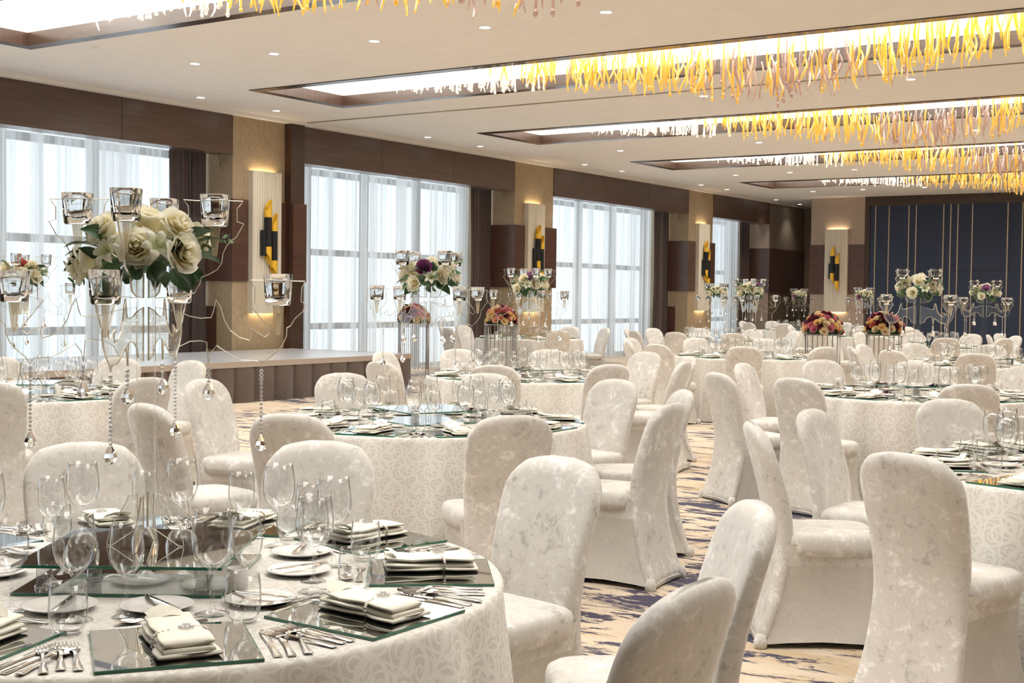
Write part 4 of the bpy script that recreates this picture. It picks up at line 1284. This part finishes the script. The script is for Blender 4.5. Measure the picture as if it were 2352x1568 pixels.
for ti, (tn, (tx, ty), phrase, accent, detail, turn, seats) in enumerate(TABLES):
    tb = thing('banquet_table', 'round banquet table under ivory damask, ' + phrase.replace('the ', '', 1), 'table', (tx, ty, 0), 0.5 * ti, 'round tables under damask cloths')
    ob('tablecloth', CLOTHS[ti % 3], tb)
    ob('tabletop', BOARD, tb)
    ob('pedestal', PEDESTAL, tb)
    rz = YAWA + turn
    # mirror centre: two square plates on glass feet
    c = thing('mirror_stand', 'two-tier square mirror stand at the centre of ' + phrase, 'mirror stand', (tx, ty, ZT), rz, 'mirror stands under the candelabra')
    ob('mirror_plate', TRAY, c)
    ob('mirror_plate', TRAY, c, (0, 0, 0.066))
    for sx in (-0.19, 0.19):
        for sy in (-0.19, 0.19):
            ob('tray_foot', TRAY_FOOT, c, (sx, sy, 0.0075))
    if tn not in ('T7', 'T9'):
        candelabrum((tx, ty, ZT + 0.0752), rz, 'clear acrylic candelabrum with candle cups on ' + phrase)
        desc = 'ivory rose bouquet' if not accent else {'plum': 'ivory rose bouquet with one dark plum bloom', 'violet': 'ivory rose bouquet with one violet bloom', 'coral': 'ivory rose bouquet with one red bloom'}[accent[1]]
        bouquet((tx, ty, ZT + 0.0737 + 0.765), rz, desc + ' on ' + phrase, accent, 20 + ti)
    if detail:
        hx, hy = 0.275, -0.19
        tag(ob('white_holder', HOLDER, None, (tx + hx * cos(rz) - hy * sin(rz), ty + hx * sin(rz) + hy * cos(rz), ZT)), 'small white porcelain holder beside the mirror stand on ' + phrase, 'holder', 'white table holders')
    r = random.Random(70 + ti)
    for (ang, dist) in seats:
        wa = radians(ang) + YAWA
        sp = SEAT[round((ang - 7) / 36) % 10]
        ux, uy = cos(wa), sin(wa)
        if dist:
            place_chair(tx + (dist - 0.29) * ux, ty + (dist - 0.29) * uy, wa + pi + r.uniform(-0.06, 0.06), 'cream velvet covered chair, %s, %s' % (sp, phrase.replace('the ', '', 1)), 'velvet covered chairs at ' + phrase)
        # place setting frame: +y towards the table centre, +x to the sitter's right
        th = wa + pi - pi / 2
        R = 0.725
        def P(x, y, z=0.0):
            return (tx + R * ux + x * cos(th) - y * sin(th), ty + R * uy + x * sin(th) + y * cos(th), ZT + z)
        at = ', %s, %s' % (sp, phrase.replace('the ', '', 1))
        grp = phrase.replace('the ', '', 1)
        j = lambda s=0.006: r.uniform(-s, s)
        mt = tag(ob('mirror_mat', MAT_MESH, None, P(0, 0), th + j(0.03)), 'square mirror placemat' + at, 'placemat', 'mirror placemats on ' + grp)
        nk = thing('napkin', 'folded cream napkin with pearl ring' + at, 'napkin', P(0.012 + j(0.02), -0.008 + j(0.01), 0.0066), th + j(0.12), 'folded napkins on ' + grp)
        ob('cloth', r.choice(NAPKINS), nk)
        if detail:
            ob('pearl_ring', PEARLS, nk)
            ob('brooch', BROOCH, nk, (0.012, -0.022, 0.0385))
        if detail or r.random() < 1.1:
            tag(ob('wine_glass', GLASS_BIG, None, P(0.105 + j(), 0.255 + j()), j(3)), 'large clear wine glass' + at, 'glass', 'wine glasses on ' + grp)
            tag(ob('wine_glass', GLASS_SMALL, None, P(0.195 + j(), 0.325 + j()), j(3)), 'smaller clear wine glass' + at, 'glass', 'wine glasses on ' + grp)
            tag(ob('water_glass', TUMBLER, None, P(0.168 + j(), 0.165 + j()), j(3)), 'clear stemless water glass' + at, 'glass', 'water glasses on ' + grp)
        if detail:
            corner = abs(((wa - rz) % (pi / 2)) - pi / 4) < 0.42
            px, py = (-0.05 + j(0.01), 0.275) if corner else (0.0 + j(0.02), 0.345 + j(0.01))
            tag(ob('bread_plate', PLATE, None, P(px, py)), 'small white bread plate' + at, 'plate', 'bread plates on ' + grp)
            tag(ob('butter_knife', KNIFE, None, P(px + 0.01, py, 0.0165), th + 0.5 + j(0.4), None, (0.8, 0.8, 0.8)), 'butter knife on bread plate' + at, 'knife', 'butter knives on ' + grp)
            for k, nm in enumerate(('inner', 'middle', 'outer')):
                tag(ob('fork', FORK, None, P(-0.188 - 0.033 * k + j(0.004), -0.03 + 0.012 * (k == 1) + j(0.006)), th + j(0.05)), '%s steel fork left of placemat' % nm + at, 'fork', 'forks on ' + grp)
            for k, nm in enumerate(('inner', 'outer')):
                tag(ob('table_knife', KNIFE, None, P(0.190 + 0.030 * k + j(0.003), -0.03 + j(0.005)), th + j(0.04)), '%s steel knife right of placemat' % nm + at, 'knife', 'table knives on ' + grp)
            tag(ob('spoon', SPOON, None, P(0.255 + j(0.003), -0.035 + j(0.006)), th + j(0.05)), 'steel soup spoon beside knives' + at, 'spoon', 'soup spoons on ' + grp)
            tag(ob('dessert_spoon', SPOON, None, P(-0.02 + j(), 0.212), th + pi / 2 + j(0.06)), 'dessert spoon above placemat' + at, 'spoon', 'dessert spoons on ' + grp)
            tag(ob('dessert_fork', FORK, None, P(-0.01 + j(), 0.178), th - pi / 2 + j(0.06)), 'dessert fork above placemat' + at, 'fork', 'dessert forks on ' + grp)

# ================================================================== CRYSTAL STANDS WITH ROSE DOMES
STRAND = MB()
for k in range(30):
    STRAND.ball((0, 0, -0.016 - 0.0245 * k), 0.0095, 6, 3)
M['bead_grey'] = thin_glass('smoky_bead', (0.7, 0.68, 0.66), (0.3, 0.28, 0.27), 1.8, 2.2, 0.05, 0.55, (0.42, 0.39, 0.36))
STRAND = STRAND.mesh('bead_strand', 'bead_grey')
PALETTE = ['wine', 'wine', 'pink', 'peach', 'cream', 'cream', 'yellow', 'plum', 'coral', 'wine', 'pink', 'cream']
def crystal_stand(x, y, rz, label, dome_label, seed, pal):
    r = random.Random(seed)
    H, S = 1.03, 0.225
    t = thing('crystal_stand', label, 'stand', (x, y, 0), rz, 'bead curtain stands')
    ob('top_plate', MB().box(-S - 0.015, S + 0.015, -S - 0.015, S + 0.015, H - 0.018, H).mesh('stand_top', 'metal_leg'), t)
    for sx in (-S, S):
        for sy in (-S, S):
            ob('leg', MB().tube([(sx, sy, 0), (sx, sy, H - 0.01)], 0.009, 8).mesh('stand_leg', 'metal_leg', True), t)
    for k in range(7):
        q = -S + 2 * S * (k + 0.5) / 7
        for (a, b) in ((q, -S), (q, S), (-S, q), (S, q)):
            ob('bead_strand', STRAND, t, (a, b, H - 0.018), r.uniform(0, 3))['kind'] = 'stuff'
    d = thing('rose_dome', dome_label, 'flowers', (x, y, H), rz, 'mixed rose domes on the crystal stands')
    ob('flower_foam', MB().lathe([(0.20, 0.0), (0.21, 0.04), (0.18, 0.15), (0.10, 0.22), (0, 0.24)], 18).mesh('dome_foam', 'leaf', True), d)
    n = 58
    for k in range(n):
        f = (k + 0.5) / n
        el = math.asin(min(0.985, 0.04 + 0.95 * f))
        az = k * 2.39996
        dv = Vector((cos(az) * cos(el), sin(az) * cos(el), sin(el)))
        kind = pal[int(r.random() * len(pal))]
        p = Vector((dv.x * 0.235, dv.y * 0.235, 0.025 + dv.z * 0.245))
        ob('rose', ROSES[kind][k % 2], d, p, 0, aim(dv + Vector((0, 0, 0.15)), r.uniform(0, 6)), r.uniform(0.045, 0.062))
    for k in range(40):
        az = r.uniform(0, 6.28)
        el = r.uniform(-0.15, 1.2)
        dv = Vector((cos(az) * cos(el), sin(az) * cos(el), sin(el)))
        ob('leaf', LEAVES[r.choice((0, 1, 1, 2))], d, (dv.x * 0.215, dv.y * 0.215, 0.03 + dv.z * 0.22), 0, aim_y(dv + Vector((r.uniform(-.6, .6), r.uniform(-.6, .6), 0)), r.uniform(0, 3)), r.uniform(0.06, 0.09))
crystal_stand(-13.268, 16.867, 0.75, 'bead curtain stand with antique silver legs at the stage corner', 'dome of dusky and burgundy roses on the stand at the stage corner', 1, ['wine', 'plum', 'cream', 'coral', 'violet', 'peach', 'pink'])
crystal_stand(-11.87, 17.33, 0.75, 'bead curtain stand with antique silver legs by the second pilaster', 'dome of coral and pink roses on the stand by the second pilaster', 2, ['coral', 'pink', 'pink', 'peach', 'cream', 'yellow', 'wine'])
crystal_stand(-6.345, 16.822, 0.35, 'left bead curtain stand of the pair in the aisle', 'dome of burgundy, cream and peach roses, left of the aisle pair', 3, PALETTE)
crystal_stand(-5.765, 17.573, 0.30, 'right bead curtain stand of the pair in the aisle', 'dome of burgundy, pink and yellow roses, right of the aisle pair', 4, PALETTE[::-1])

# daylight portals on the window openings
for (y0, y1) in WINDOWS:
    L = bpy.data.lights.new('window_portal', 'AREA')
    L.shape = 'RECTANGLE'
    L.size, L.size_y = y1 - y0, 4.3
    L.cycles.is_portal = True
    o = ob('window_portal', L, None, (-17.1, (y0 + y1) / 2, 2.15))
    o.rotation_euler = (0, -pi / 2, 0)
